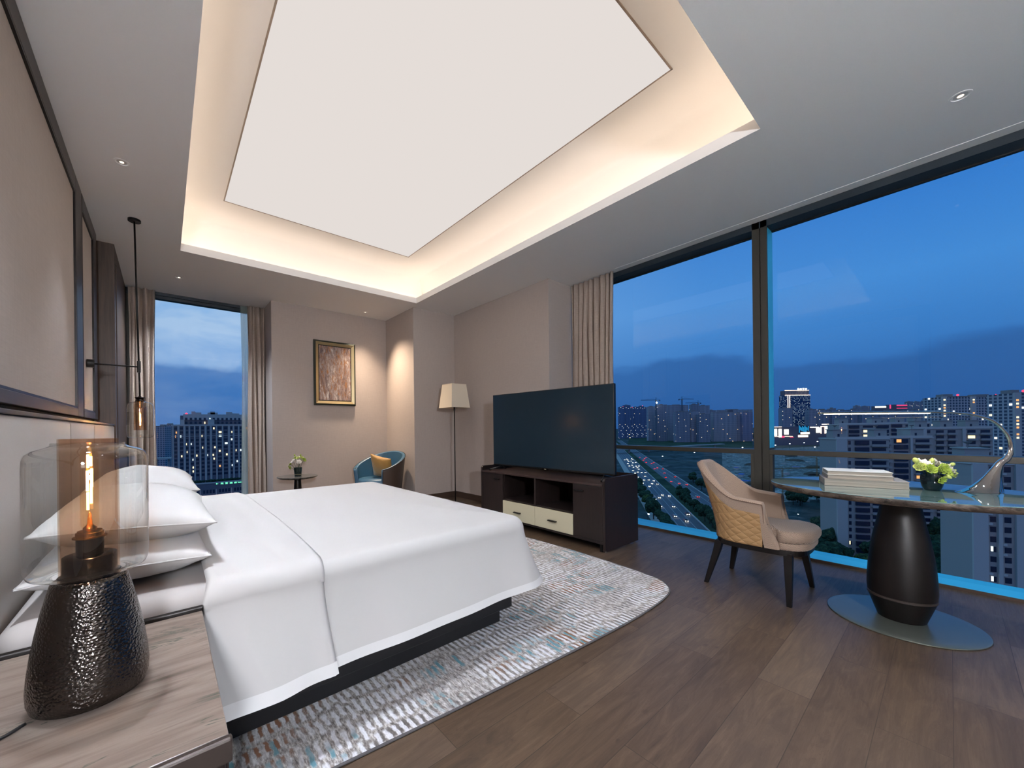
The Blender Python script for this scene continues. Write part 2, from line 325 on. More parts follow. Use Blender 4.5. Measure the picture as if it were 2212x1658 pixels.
# ------------------------------------------------------------------ mesh building
class MB:
    def __init__(s): s.v = []; s.f = []; s.uv = {}
    def add(s, vs, fs, uvs=None):
        o = len(s.v); s.v += [tuple(p) for p in vs]
        for i, f in enumerate(fs):
            if uvs: s.uv[len(s.f)] = uvs[i]
            s.f.append(tuple(o+k for k in f))
        return s
    def box(s, x0, x1, y0, y1, z0, z1):
        return s.add([(x0, y0, z0), (x1, y0, z0), (x1, y1, z0), (x0, y1, z0), (x0, y0, z1), (x1, y0, z1), (x1, y1, z1), (x0, y1, z1)],
                     [(0, 3, 2, 1), (4, 5, 6, 7), (0, 1, 5, 4), (1, 2, 6, 5), (2, 3, 7, 6), (3, 0, 4, 7)])
    def rbox(s, x0, x1, y0, y1, z0, z1, r=.005, seg=2):
        bm = bmesh.new(); bmesh.ops.create_cube(bm, size=1)
        for v in bm.verts:
            v.co = Vector(((x0+x1)/2+v.co.x*(x1-x0), (y0+y1)/2+v.co.y*(y1-y0), (z0+z1)/2+v.co.z*(z1-z0)))
        bmesh.ops.bevel(bm, geom=bm.edges[:], offset=r, segments=seg, affect='EDGES', profile=.5)
        return s.bm(bm)
    def bm(s, bm):
        bm.verts.index_update(); s.add([v.co for v in bm.verts], [[v.index for v in f.verts] for f in bm.faces]); bm.free(); return s
    def prism(s, poly, z0, z1, taper=1.0):
        n = len(poly); cx = sum(p[0] for p in poly)/n; cy = sum(p[1] for p in poly)/n
        vs = [(x, y, z0) for x, y in poly] + [(cx+(x-cx)*taper, cy+(y-cy)*taper, z1) for x, y in poly]
        return s.add(vs, [tuple(range(n-1, -1, -1)), tuple(range(n, 2*n))]+[(i, (i+1) % n, n+(i+1) % n, n+i) for i in range(n)])
    def lathe(s, prof, c=(0, 0, 0), n=48, sx=1, sy=1, cap0=True, cap1=True):
        vs = []; fs = []
        for r, z in prof:
            for k in range(n):
                a = 2*PI*k/n; vs.append((c[0]+sx*r*math.cos(a), c[1]+sy*r*math.sin(a), c[2]+z))
        for i in range(len(prof)-1):
            for k in range(n): fs.append((i*n+k, i*n+(k+1) % n, (i+1)*n+(k+1) % n, (i+1)*n+k))
        if cap0: fs.append(tuple(range(n-1, -1, -1)))
        if cap1: fs.append(tuple(range((len(prof)-1)*n, len(prof)*n)))
        return s.add(vs, fs)
    def tube(s, path, r, n=10, caps=True):
        P = [Vector(p) for p in path]; rr = r if isinstance(r, (list, tuple)) else [r]*len(P)
        t0 = (P[1]-P[0]).normalized(); a = Vector((0, 0, 1)) if abs(t0.z) < .9 else Vector((1, 0, 0)); nrm = t0.cross(a).normalized()
        vs = []; fs = []
        for i, p in enumerate(P):
            t = ((P[min(i+1, len(P)-1)]-P[max(i-1, 0)])).normalized(); nrm = (nrm-t*nrm.dot(t)).normalized(); b = t.cross(nrm)
            for k in range(n):
                q = 2*PI*k/n; vs.append(p+(nrm*math.cos(q)+b*math.sin(q))*rr[i])
        for i in range(len(P)-1):
            for k in range(n): fs.append((i*n+k, i*n+(k+1) % n, (i+1)*n+(k+1) % n, (i+1)*n+k))
        if caps: fs += [tuple(range(n-1, -1, -1)), tuple(range((len(P)-1)*n, len(P)*n))]
        return s.add(vs, fs)
    def grid(s, fn, nu, nv, cu=False, uvscale=(1, 1), flip=False):
        """fn(u,v) -> point, u,v in 0..1"""
        vs = []; mu = nu if cu else nu+1
        for i in range(mu):
            for j in range(nv+1): vs.append(tuple(fn(i/nu, j/nv)))
        fs = []; uvs = []
        for i in range(nu):
            for j in range(nv):
                a = i*(nv+1)+j; b = ((i+1) % mu)*(nv+1)+j
                q = [a, b, b+1, a+1]; w = [(i/nu, j/nv), ((i+1)/nu, j/nv), ((i+1)/nu, (j+1)/nv), (i/nu, (j+1)/nv)]
                if flip: q.reverse(); w.reverse()
                fs.append(tuple(q)); uvs.append([(x*uvscale[0], y*uvscale[1]) for x, y in w])
        return s.add(vs, fs, uvs)
    def ball(s, c, r, sub=2, sz=1.0):
        bm = bmesh.new(); bmesh.ops.create_icosphere(bm, subdivisions=sub, radius=r)
        for v in bm.verts: v.co = Vector((c[0]+v.co.x, c[1]+v.co.y, c[2]+v.co.z*sz))
        return s.bm(bm)
    def xf(s, mat):
        s.v = [tuple(mat @ Vector(p)) for p in s.v]; return s
    def build(s, name, mat, parent=None, smooth=False, solid=0, subsurf=0, autosmooth=None, recalc=True):
        me = bpy.data.meshes.new(name); me.from_pydata(s.v, [], s.f); me.update()
        if s.uv:
            ul = me.uv_layers.new(name='UVMap')
            for pi, poly in enumerate(me.polygons):
                w = s.uv.get(pi)
                if w:
                    for li, q in zip(poly.loop_indices, w): ul.data[li].uv = q
        if recalc:
            bm = bmesh.new(); bm.from_mesh(me); bmesh.ops.recalc_face_normals(bm, faces=bm.faces[:]); bm.to_mesh(me); bm.free()
        o = bpy.data.objects.new(name, me); COL.objects.link(o)
        if mat is not None: me.materials.append(MT[mat] if isinstance(mat, str) else mat)
        if smooth:
            me.polygons.foreach_set('use_smooth', [True]*len(me.polygons))
            if autosmooth: me.set_sharp_from_angle(angle=math.radians(autosmooth))
        if subsurf:
            md = o.modifiers.new('sub', 'SUBSURF'); md.levels = subsurf; md.render_levels = subsurf
        if solid:
            md = o.modifiers.new('thick', 'SOLIDIFY'); md.thickness = solid; md.offset = -1
        if parent is not None:
            o.parent = parent; o.matrix_parent_inverse = parent_mat(parent).inverted()
        return o
def parent_mat(o):
    m = Matrix.LocRotScale(o.location, o.rotation_euler, o.scale)
    if o.parent is not None: m = parent_mat(o.parent) @ o.matrix_parent_inverse @ m
    return m
def tag(o, label=None, cat=None, group=None, kind=None):
    if label: o['label'] = label
    if cat: o['category'] = cat
    if group: o['group'] = group
    if kind: o['kind'] = kind
    return o
def thing(name, loc, label, cat, group=None):
    o = bpy.data.objects.new(name, None); COL.objects.link(o); o.location = loc; o.empty_display_size = .1
    return tag(o, label, cat, group)
def struct(o): o['kind'] = 'structure'; return o
def copy_tree(o, parent=None):
    c = o.copy(); COL.objects.link(c)
    if parent is not None: c.parent = parent
    for ch in list(o.children): copy_tree(ch, c)
    return c
def sm(t): t = max(0, min(1, t)); return t*t*(3-2*t)
def lerp(a, b, t): return a+(b-a)*t
def light(name, typ, loc, energy, col=(255, 236, 210), rot=(0, 0, 0), **kw):
    l = bpy.data.lights.new(name, typ); o = bpy.data.objects.new(name, l); COL.objects.link(o)
    l.energy = energy; l.color = lin(col)[:3]; o.location = loc; o.rotation_euler = rot
    for k, v in kw.items(): setattr(l, k, v)
    return o
# ================================================================== ROOM SHELL
H = 3.2226
fl = struct(MB().box(-.7, 4.449, -2.7, 7.42, -.12, 0).build('floor', 'floor'))
# ceiling: soffit ring with a lip, coved tray above
cx0, cx1, cy0, cy1 = .159, 3.138, .801, 5.413
LZ = 3.308
c = MB()
c.box(-.7, cx0, -2.7, 7.42, H, LZ).box(cx1, 4.80, -2.7, 7.42, H, LZ).box(cx0, cx1, -2.7, cy0, H, LZ).box(cx0, cx1, cy1, 7.42, H, LZ)
ce = struct(c.build('ceiling', 'ceil'))
def rect(off, z): return [(cx0-off, cy0-off, z), (cx1+off, cy0-off, z), (cx1+off, cy1+off, z), (cx0-off, cy1+off, z)]
prof = [(.26, LZ+.001), (.26, 3.44)]
for k in range(1, 9):
    a = k/8*PI/2; prof.append((.26-.31*math.sin(a)*1.0 if False else .26-.34*(1-math.cos(a)), 3.44+.31*math.sin(a)))
vs = []; fs = []
for off, z in prof: vs += rect(off, z)
for i in range(len(prof)-1):
    for k in range(4): fs.append((i*4+k, i*4+(k+1) % 4, (i+1)*4+(k+1) % 4, (i+1)*4+k))
fs.append(tuple(range((len(prof)-1)*4, len(prof)*4)))
cov = MB().add(vs, fs).build('cove', 'cove', ce, smooth=True, autosmooth=40)
# slab above so no sky leaks in
struct(MB().box(-.9, 5.0, -2.9, 7.7, 3.80, 3.9).build('trim_1', 'ceil'))
t = MB(); TX0, TX1, TY0, TY1, TZ, tw = .528, 2.81, 1.232, 5.06, 3.748, .011
t.box(TX0, TX1, TY0, TY0+tw, TZ-.004, TZ+.006).box(TX0, TX1, TY1-tw, TY1, TZ-.004, TZ+.006).box(TX0, TX0+tw, TY0, TY1, TZ-.004, TZ+.006).box(TX1-tw, TX1, TY0, TY1, TZ-.004, TZ+.006)
t.build('tray_line', 'trim_line', ce)
MB().box(TX0+tw, TX1-tw, TY0+tw, TY1-tw, TZ-.002, TZ+.004).build('added_glow_panel', 'added_glow', ce)  # glowing panel added in the ceiling centre to brighten the room
led = MB()
for (a0, a1, b0, b1) in ((cx0-.16, cx1+.16, cy0-.15, cy0-.13), (cx0-.16, cx1+.16, cy1+.13, cy1+.15), (cx0-.15, cx0-.13, cy0-.1, cy1+.1), (cx1+.13, cx1+.15, cy0-.1, cy1+.1)):
    led.box(a0, a1, b0, b1, LZ+.001, LZ+.012)
led.build('led_strip', 'led', ce)
# walls
struct(MB().box(-.75, -.56, -2.7, 5.66, -.1, LZ).build('wall_left', 'wall_plain'))
wl = struct(MB().box(-.75, -.394, 5.655, 7.42, 0, H).build('trim_2', 'walnut'))
MB().rbox(-.396, -.386, 5.80, 6.98, .12, 3.06, .004).build('door_panel', 'walnut', wl)
struct(MB().box(1.293, 4.3, 6.644, 7.6, -.1, LZ).build('wall_far', 'wallpaper'))
struct(MB().box(3.197, 4.9, 5.625, 6.66, -.1, LZ).build('wall_column', 'wallpaper'))
struct(MB().box(4.021, 4.9, 3.431, 5.63, -.1, LZ).build('wall_right', 'wallpaper'))
struct(MB().box(-.75, 4.9, -2.9, -2.6, -.1, LZ).build('wall_behind', 'wall_plain'))
bb = MB().box(1.28, 3.19, 6.632, 6.644, 0, .10).build('baseboard_far', 'baseboard'); struct(bb)
struct(MB().box(3.185, 4.021, 5.613, 5.625, 0, .10).box(3.185, 3.197, 5.625, 6.64, 0, .1).build('baseboard_column', 'baseboard'))
struct(MB().box(4.009, 4.021, 3.43, 5.61, 0, .10).build('baseboard_right', 'baseboard'))

# ---- window_1: the long corner glazing on the right
WX = 4.56
w1 = thing('window_1', (WX, 1.0, 0), None, None); struct(w1)
MB().box(WX, WX+.16, -2.6, 3.43, 3.158, H+.02).build('header', 'frame_dark', w1)
MB().box(WX+.155, WX+.185, -2.6, 3.43, 3.146, 3.16).build('gasket', 'black', w1)
def mull(y0, y1, yl0, yl1):
    ym = (y0+y1)/2-.004
    m = MB().box(WX, WX+.18, y0, ym-.004, .02, H).box(WX, WX+.18, ym+.004, y1, .02, H).box(WX+.012, WX+.18, ym-.004, ym+.004, .02, H)
    m.build('mullion', 'frame_gray', w1)
    MB().box(WX+.002, WX+.055, yl0, y0-.001, .02, .925).box(WX+.002, WX+.055, y1+.001, yl1, .02, .925).build('lower_frame', 'frame_gray', w1)
    MB().box(WX+.02, WX+.178, y0-.0015, y0-.0002, .99, 3.15).box(WX+.02, WX+.178, y1+.0002, y1+.0015, .99, 3.15).build('sky_tint_lining', 'sill', w1)  # thin strips added to paint cyan sky light on the mullion sides
mull(1.124, 1.247, 1.097, 1.278)
mull(-2.06, -1.937, -2.087, -1.906)
for y0, y1 in ((1.247, 3.43), (-1.937, 1.124)):
    MB().rbox(WX-.005, WX+.16, y0, y1, .926, .973, .003).build('transom', 'frame_gray', w1)
    MB().box(WX+.17, WX+.182, y0, y1, .95, 3.158).build('pane', 'winglass', w1)
    MB().box(WX+.045, WX+.055, y0-.02, y1+.02, .03, .93).build('pane', 'winglass', w1)
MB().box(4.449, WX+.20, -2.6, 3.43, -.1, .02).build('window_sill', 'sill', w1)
struct(MB().box(4.440, 4.4495, -2.6, 3.43, 0, .024).build('baseboard_window', 'baseboard'))
# ceiling shadow line at the curtain pocket
struct(MB().box(4.445, 4.452, -2.6, 2.7, H-.004, H+.004).build('trim_3', 'ceil'))
# ---- window_2: the narrow window straight ahead
w2 = thing('window_2', (.4, 7.3, 0), None, None); struct(w2)
MB().box(-.394, 1.293, 7.255, 7.36, 3.14, H+.02).build('header', 'frame_dark', w2)
MB().box(-.394, 1.293, 7.22, 7.255, 3.18, H+.02).build('blind_box', 'frame_dark', w2)
MB().box(-.394, -.30, 7.255, 7.36, .02, 3.14).build('frame', 'frame_gray', w2)
MB().box(1.10, 1.293, 7.255, 7.36, .02, 3.14).build('frame', 'frame_gray', w2)
MB().box(-.394, 1.293, 7.30, 7.31, .02, 3.16).build('pane', 'winglass', w2)
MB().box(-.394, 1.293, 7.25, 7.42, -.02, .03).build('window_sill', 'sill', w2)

# ================================================================== CURTAINS
def curtain(name, p0, p1, z0, z1, label, waves, amp, seed, mat='curtain', rod=True, flare=0.0, groups='curtains', thick=.004):
    rnd = random.Random(seed); p0 = Vector(p0); p1 = Vector(p1); d = p1-p0; L = d.length; d.normalize(); n = Vector((-d.y, d.x))
    ph = [rnd.uniform(.7, 1.3) for _ in range(waves+1)]; tot = sum(ph[:waves]); acc = [0]
    for k in range(waves): acc.append(acc[-1]+ph[k]/tot)
    am = [rnd.uniform(.55, 1.15) for _ in range(waves+1)]
    def wv(u):
        k = 0
        while k < waves-1 and u > acc[k+1]: k += 1
        q = (u-acc[k])/(acc[k+1]-acc[k]); return math.sin(q*2*PI), am[k]
    def fn(u, v):
        z = z1+(z0-z1)*v; s, a = wv(u); a2 = a*amp*(.62+.38*sm(v*4))*(1+.25*v)
        x = s*abs(s)**-.25 if s else 0
        off = n*(x*a2); along = d*(L*u+.35*amp*math.sin(u*waves*4*PI)*sm(v*3))
        sway = d*(flare*(v**1.5)*(u-.5)*L + .012*math.sin(v*5+u*9))
        q = p0+along+off+sway
        return (q.x, q.y, z)
    o = thing(name, (p0.x, p0.y, z0), label, 'curtain', None)
    MB().grid(fn, waves*14, 16).build('drape', mat, o, smooth=True, solid=thick if thick else 0)
    return o
curtain('curtain', (-.365, 7.14), (-.085, 7.14), .012, H-.008, 'taupe linen curtain bunched left of the narrow window, behind the glass pendant', 4, .05, 3)
curtain('curtain', (1.045, 7.14), (1.285, 7.14), .012, H-.008, 'taupe linen curtain bunched between the narrow window and the picture wall', 4, .045, 5)
curtain('curtain', (4.49, 3.41), (4.49, 2.75), .012, H-.01, 'wide taupe linen curtain with folds hanging behind the television', 8, .04, 11)
curtain('sheer_curtain', (.958, 7.19), (1.21, 7.21), .012, H-.01, 'pale green translucent sheer curtain at the right edge of the narrow window', 4, .012, 6, mat='sheer', thick=0)

# ================================================================== DOWNLIGHTS
def downlight(x, y, label, e=0, r=.045, tilt=(0, 0), ang=100, blend=1.0, col=(236, 243, 255), soft=.06):
    o = thing('downlight', (x, y, H), label, 'ceiling light', None)
    MB().lathe([(r, .0005), (r, -.003), (r*.82, -.004), (r*.8, .002)], (x, y, H), 32, cap0=False, cap1=False).build('trim_ring', 'ceil', o, smooth=True, autosmooth=40)
    MB().lathe([(r*.8, .001), (r*.55, -.0005), (r*.3, -.0015), (.001, -.002)], (x, y, H), 32, cap0=False).build('reflector', 'silver', o, smooth=True)
    MB().lathe([(.001, -.0045), (r*.25, -.0035), (r*.3, -.0018)], (x, y, H), 20, cap0=False, cap1=False).build('lens', 'lens', o, smooth=True)
    if e: light('downlight_beam', 'SPOT', (x, y, H-.012), e, col, rot=(math.radians(tilt[1]), math.radians(-tilt[0]), 0), spot_size=math.radians(ang), spot_blend=blend, shadow_soft_size=soft)
    return o
MT['lens'] = emission('downlight_lens', (255, 236, 205), 1.6)
downlight(-.224, 3.896, 'recessed downlight in the soffit above the headboard panels, nearest the pendant', 170, tilt=(24, -8), ang=90)
downlight(.171, 6.371, 'small recessed downlight in front of the narrow window', 220, ang=120)
downlight(2.684, 6.358, 'small recessed downlight above the framed picture', 270, .036, tilt=(0, -17), ang=96, col=(255, 228, 198))
downlight(3.795, -.056, 'recessed downlight above the desk by the long window', 55, .048, ang=110)

# ================================================================== HEADBOARD WALL
def wall_panel(y0, y1, z0, z1, label, f0, f1, fb, ft):
    o = thing('wall_panel', (-.56, (y0+y1)/2, z0), label, 'wall panel')
    MB().rbox(-.56, -.527, y0+f0-.01, y1-f1+.01, z0+fb-.01, z1-ft+.01, .006).build('fabric_infill', 'panel_fabric', o)
    for a in ((y0, y0+f0, z0, z1), (y1-f1, y1, z0, z1), (y0+f0, y1-f1, z0, z0+fb), (y0+f0, y1-f1, z1-ft, z1)):
        MB().rbox(-.56, -.512, a[0], a[1], a[2], a[3], .004).build('frame_bar', 'bronze', o)
    e = .012   # blackened inner edge of the frame
    for a in ((y0+f0, y0+f0+e, z0+fb, z1-ft), (y1-f1-e, y1-f1, z0+fb, z1-ft), (y0+f0+e, y1-f1-e, z0+fb, z0+fb+e), (y0+f0+e, y1-f1-e, z1-ft-e, z1-ft)):
        MB().box(-.53, -.514, *a).build('inner_bead', 'bronze_dark', o)
    return o
wall_panel(.2, 4.575, 1.345, H-.003, 'large beige fabric wall panel in a dark bronze frame above the headboard', .12, .27, .062, .125)
wall_panel(4.60, 5.48, 1.345, H-.003, 'narrow beige fabric wall panel behind the hanging pendant lamp', .02, .20, .062, .125)
struct(MB().box(-.56, -.54, 5.48, 5.66, 1.30, H).build('trim_4', 'bronze_dark'))
hb = thing('headboard', (-.48, 3.0, 0), 'beige leather padded headboard running along the wall behind the bed', 'headboard')
edges = [.55, 1.9, 3.15, 4.12, 5.63]
for a, b in zip(edges[:-1], edges[1:]):
    MB().rbox(-.556, -.405, a+.003, b-.003, .02, 1.285, .018, 3).build('leather_panel', 'hb_leather', hb, smooth=True, autosmooth=50)
MB().rbox(-.56, -.403, .55, 5.64, 1.285, 1.302, .003).build('top_ledge', 'bronze', hb)
MB().box(-.56, -.54, .2, 5.48, 1.303, 1.344).build('shadow_gap', 'black_gap', hb)

# ================================================================== BED
bed = thing('bed', (.6, 2.8, 0), 'king size bed with a black plinth base, under the white duvet', 'bed')
MB().rbox(-.38, 1.614, 1.80, 3.80, .008, .088, .004).build('plinth', 'bedbase', bed)
MB().rbox(-.40, 1.69, 1.765, 3.83, .089, .36, .01).build('base_box', 'bedbase', bed)
MB().rbox(-.395, 1.66, 1.745, 3.84, .361, .642, .06, 5).build('mattress', 'sheet', bed, smooth=True)

BY0, BY1, BXF = 1.655, 3.93, 1.745     # outer faces of the duvet at the top bend
def duvet_layer(name, X0, X1, off, hemY, hemz, mat, parent, seed, foot=True, far_hem=.28):
    """cloth lying over the bed; near side, foot and far side hang"""
    rnd = random.Random(seed); ph = [rnd.uniform(0, 6.28) for _ in range(8)]
    Rc = .10
    # U-shaped path: (point, outward normal)
    path = []
    def seg(p, q, nrm, n, last=False):
        for i in range(n+(1 if last else 0)):
            t = i/n; path.append((Vector((lerp(p[0], q[0], t), lerp(p[1], q[1], t))), Vector(nrm)))
    ny = BY0-off; fy = BY1+off; fx = BXF+off
    if foot:
        seg((X0, ny), (fx-Rc, ny), (0, -1), 44)
        for i in range(12):
            a = -PI/2+i/12*PI/2; path.append((Vector((fx-Rc+Rc*math.cos(a), ny+Rc+Rc*math.sin(a))), Vector((math.cos(a), math.sin(a)))))
        seg((fx, ny+Rc), (fx, fy-Rc), (1, 0), 44)
        for i in range(12):
            a = i/12*PI/2; path.append((Vector((fx-Rc+Rc*math.cos(a), fy-Rc+Rc*math.sin(a))), Vector((math.cos(a), math.sin(a)))))
        seg((fx-Rc, fy), (X0, fy), (0, 1), 30, True)
    ymid = (ny+fy)/2
    topz = .690+off
    prof = []   # (inset, z)  from centre outwards
    r = .075
    for k in range(9):
        a = k/8*PI/2; prof.append((r*(1-math.sin(a)), topz-.02-r*(1-math.cos(a))*1.0))
    flare = ny-hemY
    drop0 = prof[-1][1]; nd = 14
    V = []; NT_ = 10
    rows = NT_+len(prof)+nd
    n = len(path); s = 0; prevp = path[0][0]
    for (p, nn) in path:
        s += (p-prevp).length; prevp = p
        col = []
        # the flat top: from the middle line outwards, slightly crowned
        sx = min(p.x, fx-.45) if foot else p.x
        spine = Vector((max(X0, min(sx, fx-.75)), ymid))
        inner = p-nn*r
        for k in range(NT_):
            t = k/NT_; q = spine.lerp(inner, t)
            cz = topz+.012*(1-t**2)-.02*t**6+.004*noise.noise(Vector((q.x*2.3+seed, q.y*2.1, 1.7)))
            col.append((q.x, q.y, cz))
        for ins, z in prof:
            q = p-nn*ins; col.append((q.x, q.y, z))
        for k in range(1, nd+1):
            t = k/nd; z = lerp(drop0, hemz, t)
            w = flare*(.15*t+.85*t**1.4)
            fold = .006*t*(math.sin(s*7.3+ph[0])+.6*math.sin(s*15.7+ph[1])*t+.5*math.sin(s*3.1+ph[2]-t*1.5))
            q = p+nn*(w+fold)
            col.append((q.x, q.y, z+0.002*math.sin(s*3+ph[3])*t))
        V.append(col)
    rows = len(V[0])
    mb = MB(); vs = [v for col in V for v in col]; fs = []
    for i in range(n-1):
        for j in range(rows-1):
            a = i*rows+j; b = (i+1)*rows+j; fs.append((a, a+1, b+1, b))
    o = MB().add(vs, fs).build(name, mat, parent, smooth=True)
    # hem band: the doubled strip along the lower edge
    hv = []; hf = []
    for i, col in enumerate(V):
        nn = path[i][1]; a = Vector(col[-3]); b = Vector(col[-1]); e = Vector((nn.x, nn.y, 0))*.003
        hv += [tuple(a.lerp(b, .25)+e), tuple(b+e+Vector((0, 0, -.001)))]
    for i in range(n-1): hf.append((2*i, 2*i+1, 2*i+3, 2*i+2))
    MB().add(hv, hf).build('hem_band', 'hem', o, smooth=True)
    return o
dv = thing('duvet', (.8, 2.8, .66), 'white duvet spread over the bed with its sides hanging near the floor', 'duvet')
duvet_layer('cover', .13, None, 0.0, 1.545, .282, 'cotton', dv, 3)

def sheet_fold(x0, x1, off, hemY, hemz, farhem, parent, seed):
    rnd = random.Random(seed); ph = [rnd.uniform(0, 6.28) for _ in range(6)]
    ny = BY0-off; fy = BY1+off; topz = .690+off; r = .085
    prof = [(hemY, hemz)]
    nd = 16
    for k in range(1, nd): 
        t = 1-k/nd; prof.append((ny-(ny-hemY)*(.15*t+.85*t**1.4), lerp(topz-.02-r, hemz, t)))
    for k in range(10):
        a = k/9*PI/2; prof.append((ny+r*(1-math.cos(a)), topz-.02-r*(1-math.sin(a))))
    for k in range(1, 18):
        t = k/18; y = lerp(ny+r, fy-r, t); prof.append((y, topz-.02+.03*(1-abs(2*t-1)**3)))
    for k in range(10):
        a = k/9*PI/2; prof.append((fy-r*(1-math.sin(a)), topz-.02-r*(1-math.cos(a))))
    prof += [(fy+.02, .5), (fy+.05, farhem)]
    L = [0]
    for a, b in zip(prof[:-1], prof[1:]): L.append(L[-1]+math.hypot(a[0]-b[0], a[1]-b[1]))
    m = len(prof)
    def fn(u, v):
        f = v*(m-1); i = min(int(f), m-2); t = f-i
        y = lerp(prof[i][0], prof[i+1][0], t); z = lerp(prof[i][1], prof[i+1][1], t)
        hang = max(0, (.62-z)/.34) if y < 2.5 else 0
        # puffed rounded edges of the folded layer
        e = min(u, 1-u); puff = -.010*(1-min(1, e/.06))**2
        wob = .006*noise.noise(Vector((u*4, v*9, seed)))
        x = lerp(x0, x1, u) + .012*math.sin(v*14+ph[0])*(.3 if u > .5 else 1) + hang*.012*(u-.5)
        fold = .009*hang*(math.sin(u*5.5+ph[1])+.5*math.sin(u*11+z*6+ph[2]))
        if z > .6: return (x, y, z+puff+wob)
        return (x, y-fold-wob*hang-(0 if y > 2.5 else 0)-puff, z)
    o = MB().grid(fn, 26, (m-1)*2).build('folded_top', 'cotton', parent, smooth=True, solid=.012)
    hv = MB().grid(lambda u, v: tuple(Vector(fn(u, v*.036))+Vector((0, -.003, -.001))), 26, 3).build('hem_band', 'hem', o, smooth=True)
    return o
sheet_fold(.10, .505, .022, 1.497, .278, .3, dv, 8)

def pillow(x0, x1, y0, y1, zc, T, label, tilt=0, seed=1, group='white pillows on the bed', dz=0, roll=0):
    a = (x1-x0)/2; b = (y1-y0)/2
    o = thing('pillow', ((x0+x1)/2, (y0+y1)/2, zc), label, 'pillow')
    rnd = random.Random(seed)
    def half(sgn):
        def fn(u, v):
            s = 2*u-1; t = 2*v-1
            # denser near the rim
            s = math.sin(s*PI/2); t = math.sin(t*PI/2)
            pin = .075; X = a*s*(1-pin*(1-t*t)); Y = b*t*(1-pin*(1-s*s))
            hgt = T*((1-abs(s)**2.6)*(1-abs(t)**2.6))**.55
            wr = .010*noise.noise(Vector((s*2.2+seed, t*2.2, seed*1.7)))*(hgt/T)+.006*noise.noise(Vector((s*7+seed, t*6, 3.3)))*(1-hgt/T)
            z = sgn*(hgt*(1.0 if sgn > 0 else .95)+wr)
            return (X, Y, z)
        return fn
    R = Matrix.Rotation(roll, 4, 'X') @ Matrix.Rotation(tilt, 4, 'Y')
    R = Matrix.Translation(((x0+x1)/2, (y0+y1)/2, zc)) @ R
    mb = MB().grid(half(1), 30, 30).grid(half(-1), 30, 30, flip=True).xf(R)
    mb.build('case', 'cotton2', o, smooth=True)
    e = []
    for k in range(0, 120):
        q = k/120*4; i = int(q); f = 2*(q-i)-1
        s, t2 = [(f, -1), (1, f), (-f, 1), (-1, -f)][i]
        e.append(R @ Vector((a*s*(1-.075*(1-t2*t2)), b*t2*(1-.075*(1-s*s)), 0)))
    e.append(e[0])
    MB().tube(e, .0035, 6, caps=False).build('seam', 'cotton2', o, smooth=True)
    return o
pillow(-.355, .135, 1.80, 2.58, .752, .108, 'lower white pillow of the near stack, beside the glass table lamp', 0.0, 2, roll=.02)
pillow(-.335, .155, 1.81, 2.60, .880, .112, 'upper white pillow of the near stack, plump, behind the glass table lamp', .06, 5)
pillow(-.355, .135, 2.80, 3.60, .752, .108, 'lower white pillow of the far stack by the narrow window', 0.0, 3)
pillow(-.335, .16, 2.80, 3.63, .890, .112, 'upper white pillow of the far stack by the narrow window', .06, 9)

# ================================================================== NIGHTSTAND + TABLE LAMP
NZ = .62
ns = thing('nightstand', (-.15, 1.25, 0), 'dark bedside table with a brown veined marble top, in the foreground', 'nightstand')
MB().rbox(-.40, .088, .905, 1.60, .08, .575, .006).build('body', 'cab', ns)
MB().rbox(-.40, .090, .900, 1.605, .577, .597, .003).build('top_frame', 'bronze_dark', ns)
MB().rbox(-.385, .094, .912, 1.597, .598, NZ, .003).build('stone_top', 'marble_ns', ns)
MB().rbox(-.40, .098, 1.598, 1.618, .575, NZ+.012, .004).build('back_rail', 'bronze_dark', ns)
MB().rbox(-.40, -.386, .905, 1.598, .575, NZ+.012, .004).build('side_rail', 'bronze_dark', ns)
MB().rbox(-.40, .099, .893, .911, .575, NZ+.003, .005).build('front_rail', 'bronze', ns)
d = MB().rbox(.088, .096, .93, 1.58, .34, .56, .003).build('drawer', 'cab', ns)
MB().rbox(.096, .112, 1.2, 1.31, .45, .458, .003).build('handle', 'black_metal', d)
for x, y in ((-.37, .93), (.06, .93), (-.37, 1.57), (.06, 1.57)):
    MB().rbox(x-.02, x+.02, y-.02, y+.02, 0, .08, .003).build('leg', 'black_metal', ns)

LX, LY = -.134, 1.265
lp = thing('table_lamp', (LX, LY, NZ), 'table lamp with a hammered nickel base and a clear glass shade, on the bedside table', 'table lamp')
basep = [(.086, .0), (.096, .006), (.1005, .022), (.1015, .045), (.099, .08), (.094, .12), (.0865, .165), (.0775, .21), (.069, .245), (.0645, .262), (.060, .268), (.03, .270)]
def lathe_uvless(prof, c, n=96): return MB().lathe(prof, c, n)
lathe_uvless(basep, (LX, LY, NZ+.001)).build('base', 'hammered', lp, smooth=True, autosmooth=60)
MB().lathe([(.050, .266), (.053, .268), (.053, .276), (.050, .278)], (LX, LY, NZ), 64).build('collar', 'smoke_metal', lp, smooth=True, autosmooth=40)
gl = [(.06, .280), (.088, .282), (.098, .288), (.1025, .300), (.1035, .32), (.1035, .52), (.1025, .540), (.098, .552), (.088, .560), (.070, .566), (.062, .570), (.061, .576)]
MB().lathe(gl, (LX, LY, NZ), 96, cap0=False, cap1=False).build('outer_shade', 'clearglass', lp, smooth=True)
rim = []
MB().lathe([(.0995, .2945), (.1028, .300), (.1000, .296)], (LX, LY, NZ), 96, cap0=False, cap1=False)
MB().lathe([(.0505, .278), (.0505, .585), (.0475, .585), (.0475, .278)], (LX, LY, NZ), 72, cap0=False, cap1=False).build('inner_shade', 'amber', lp, smooth=True, autosmooth=50)
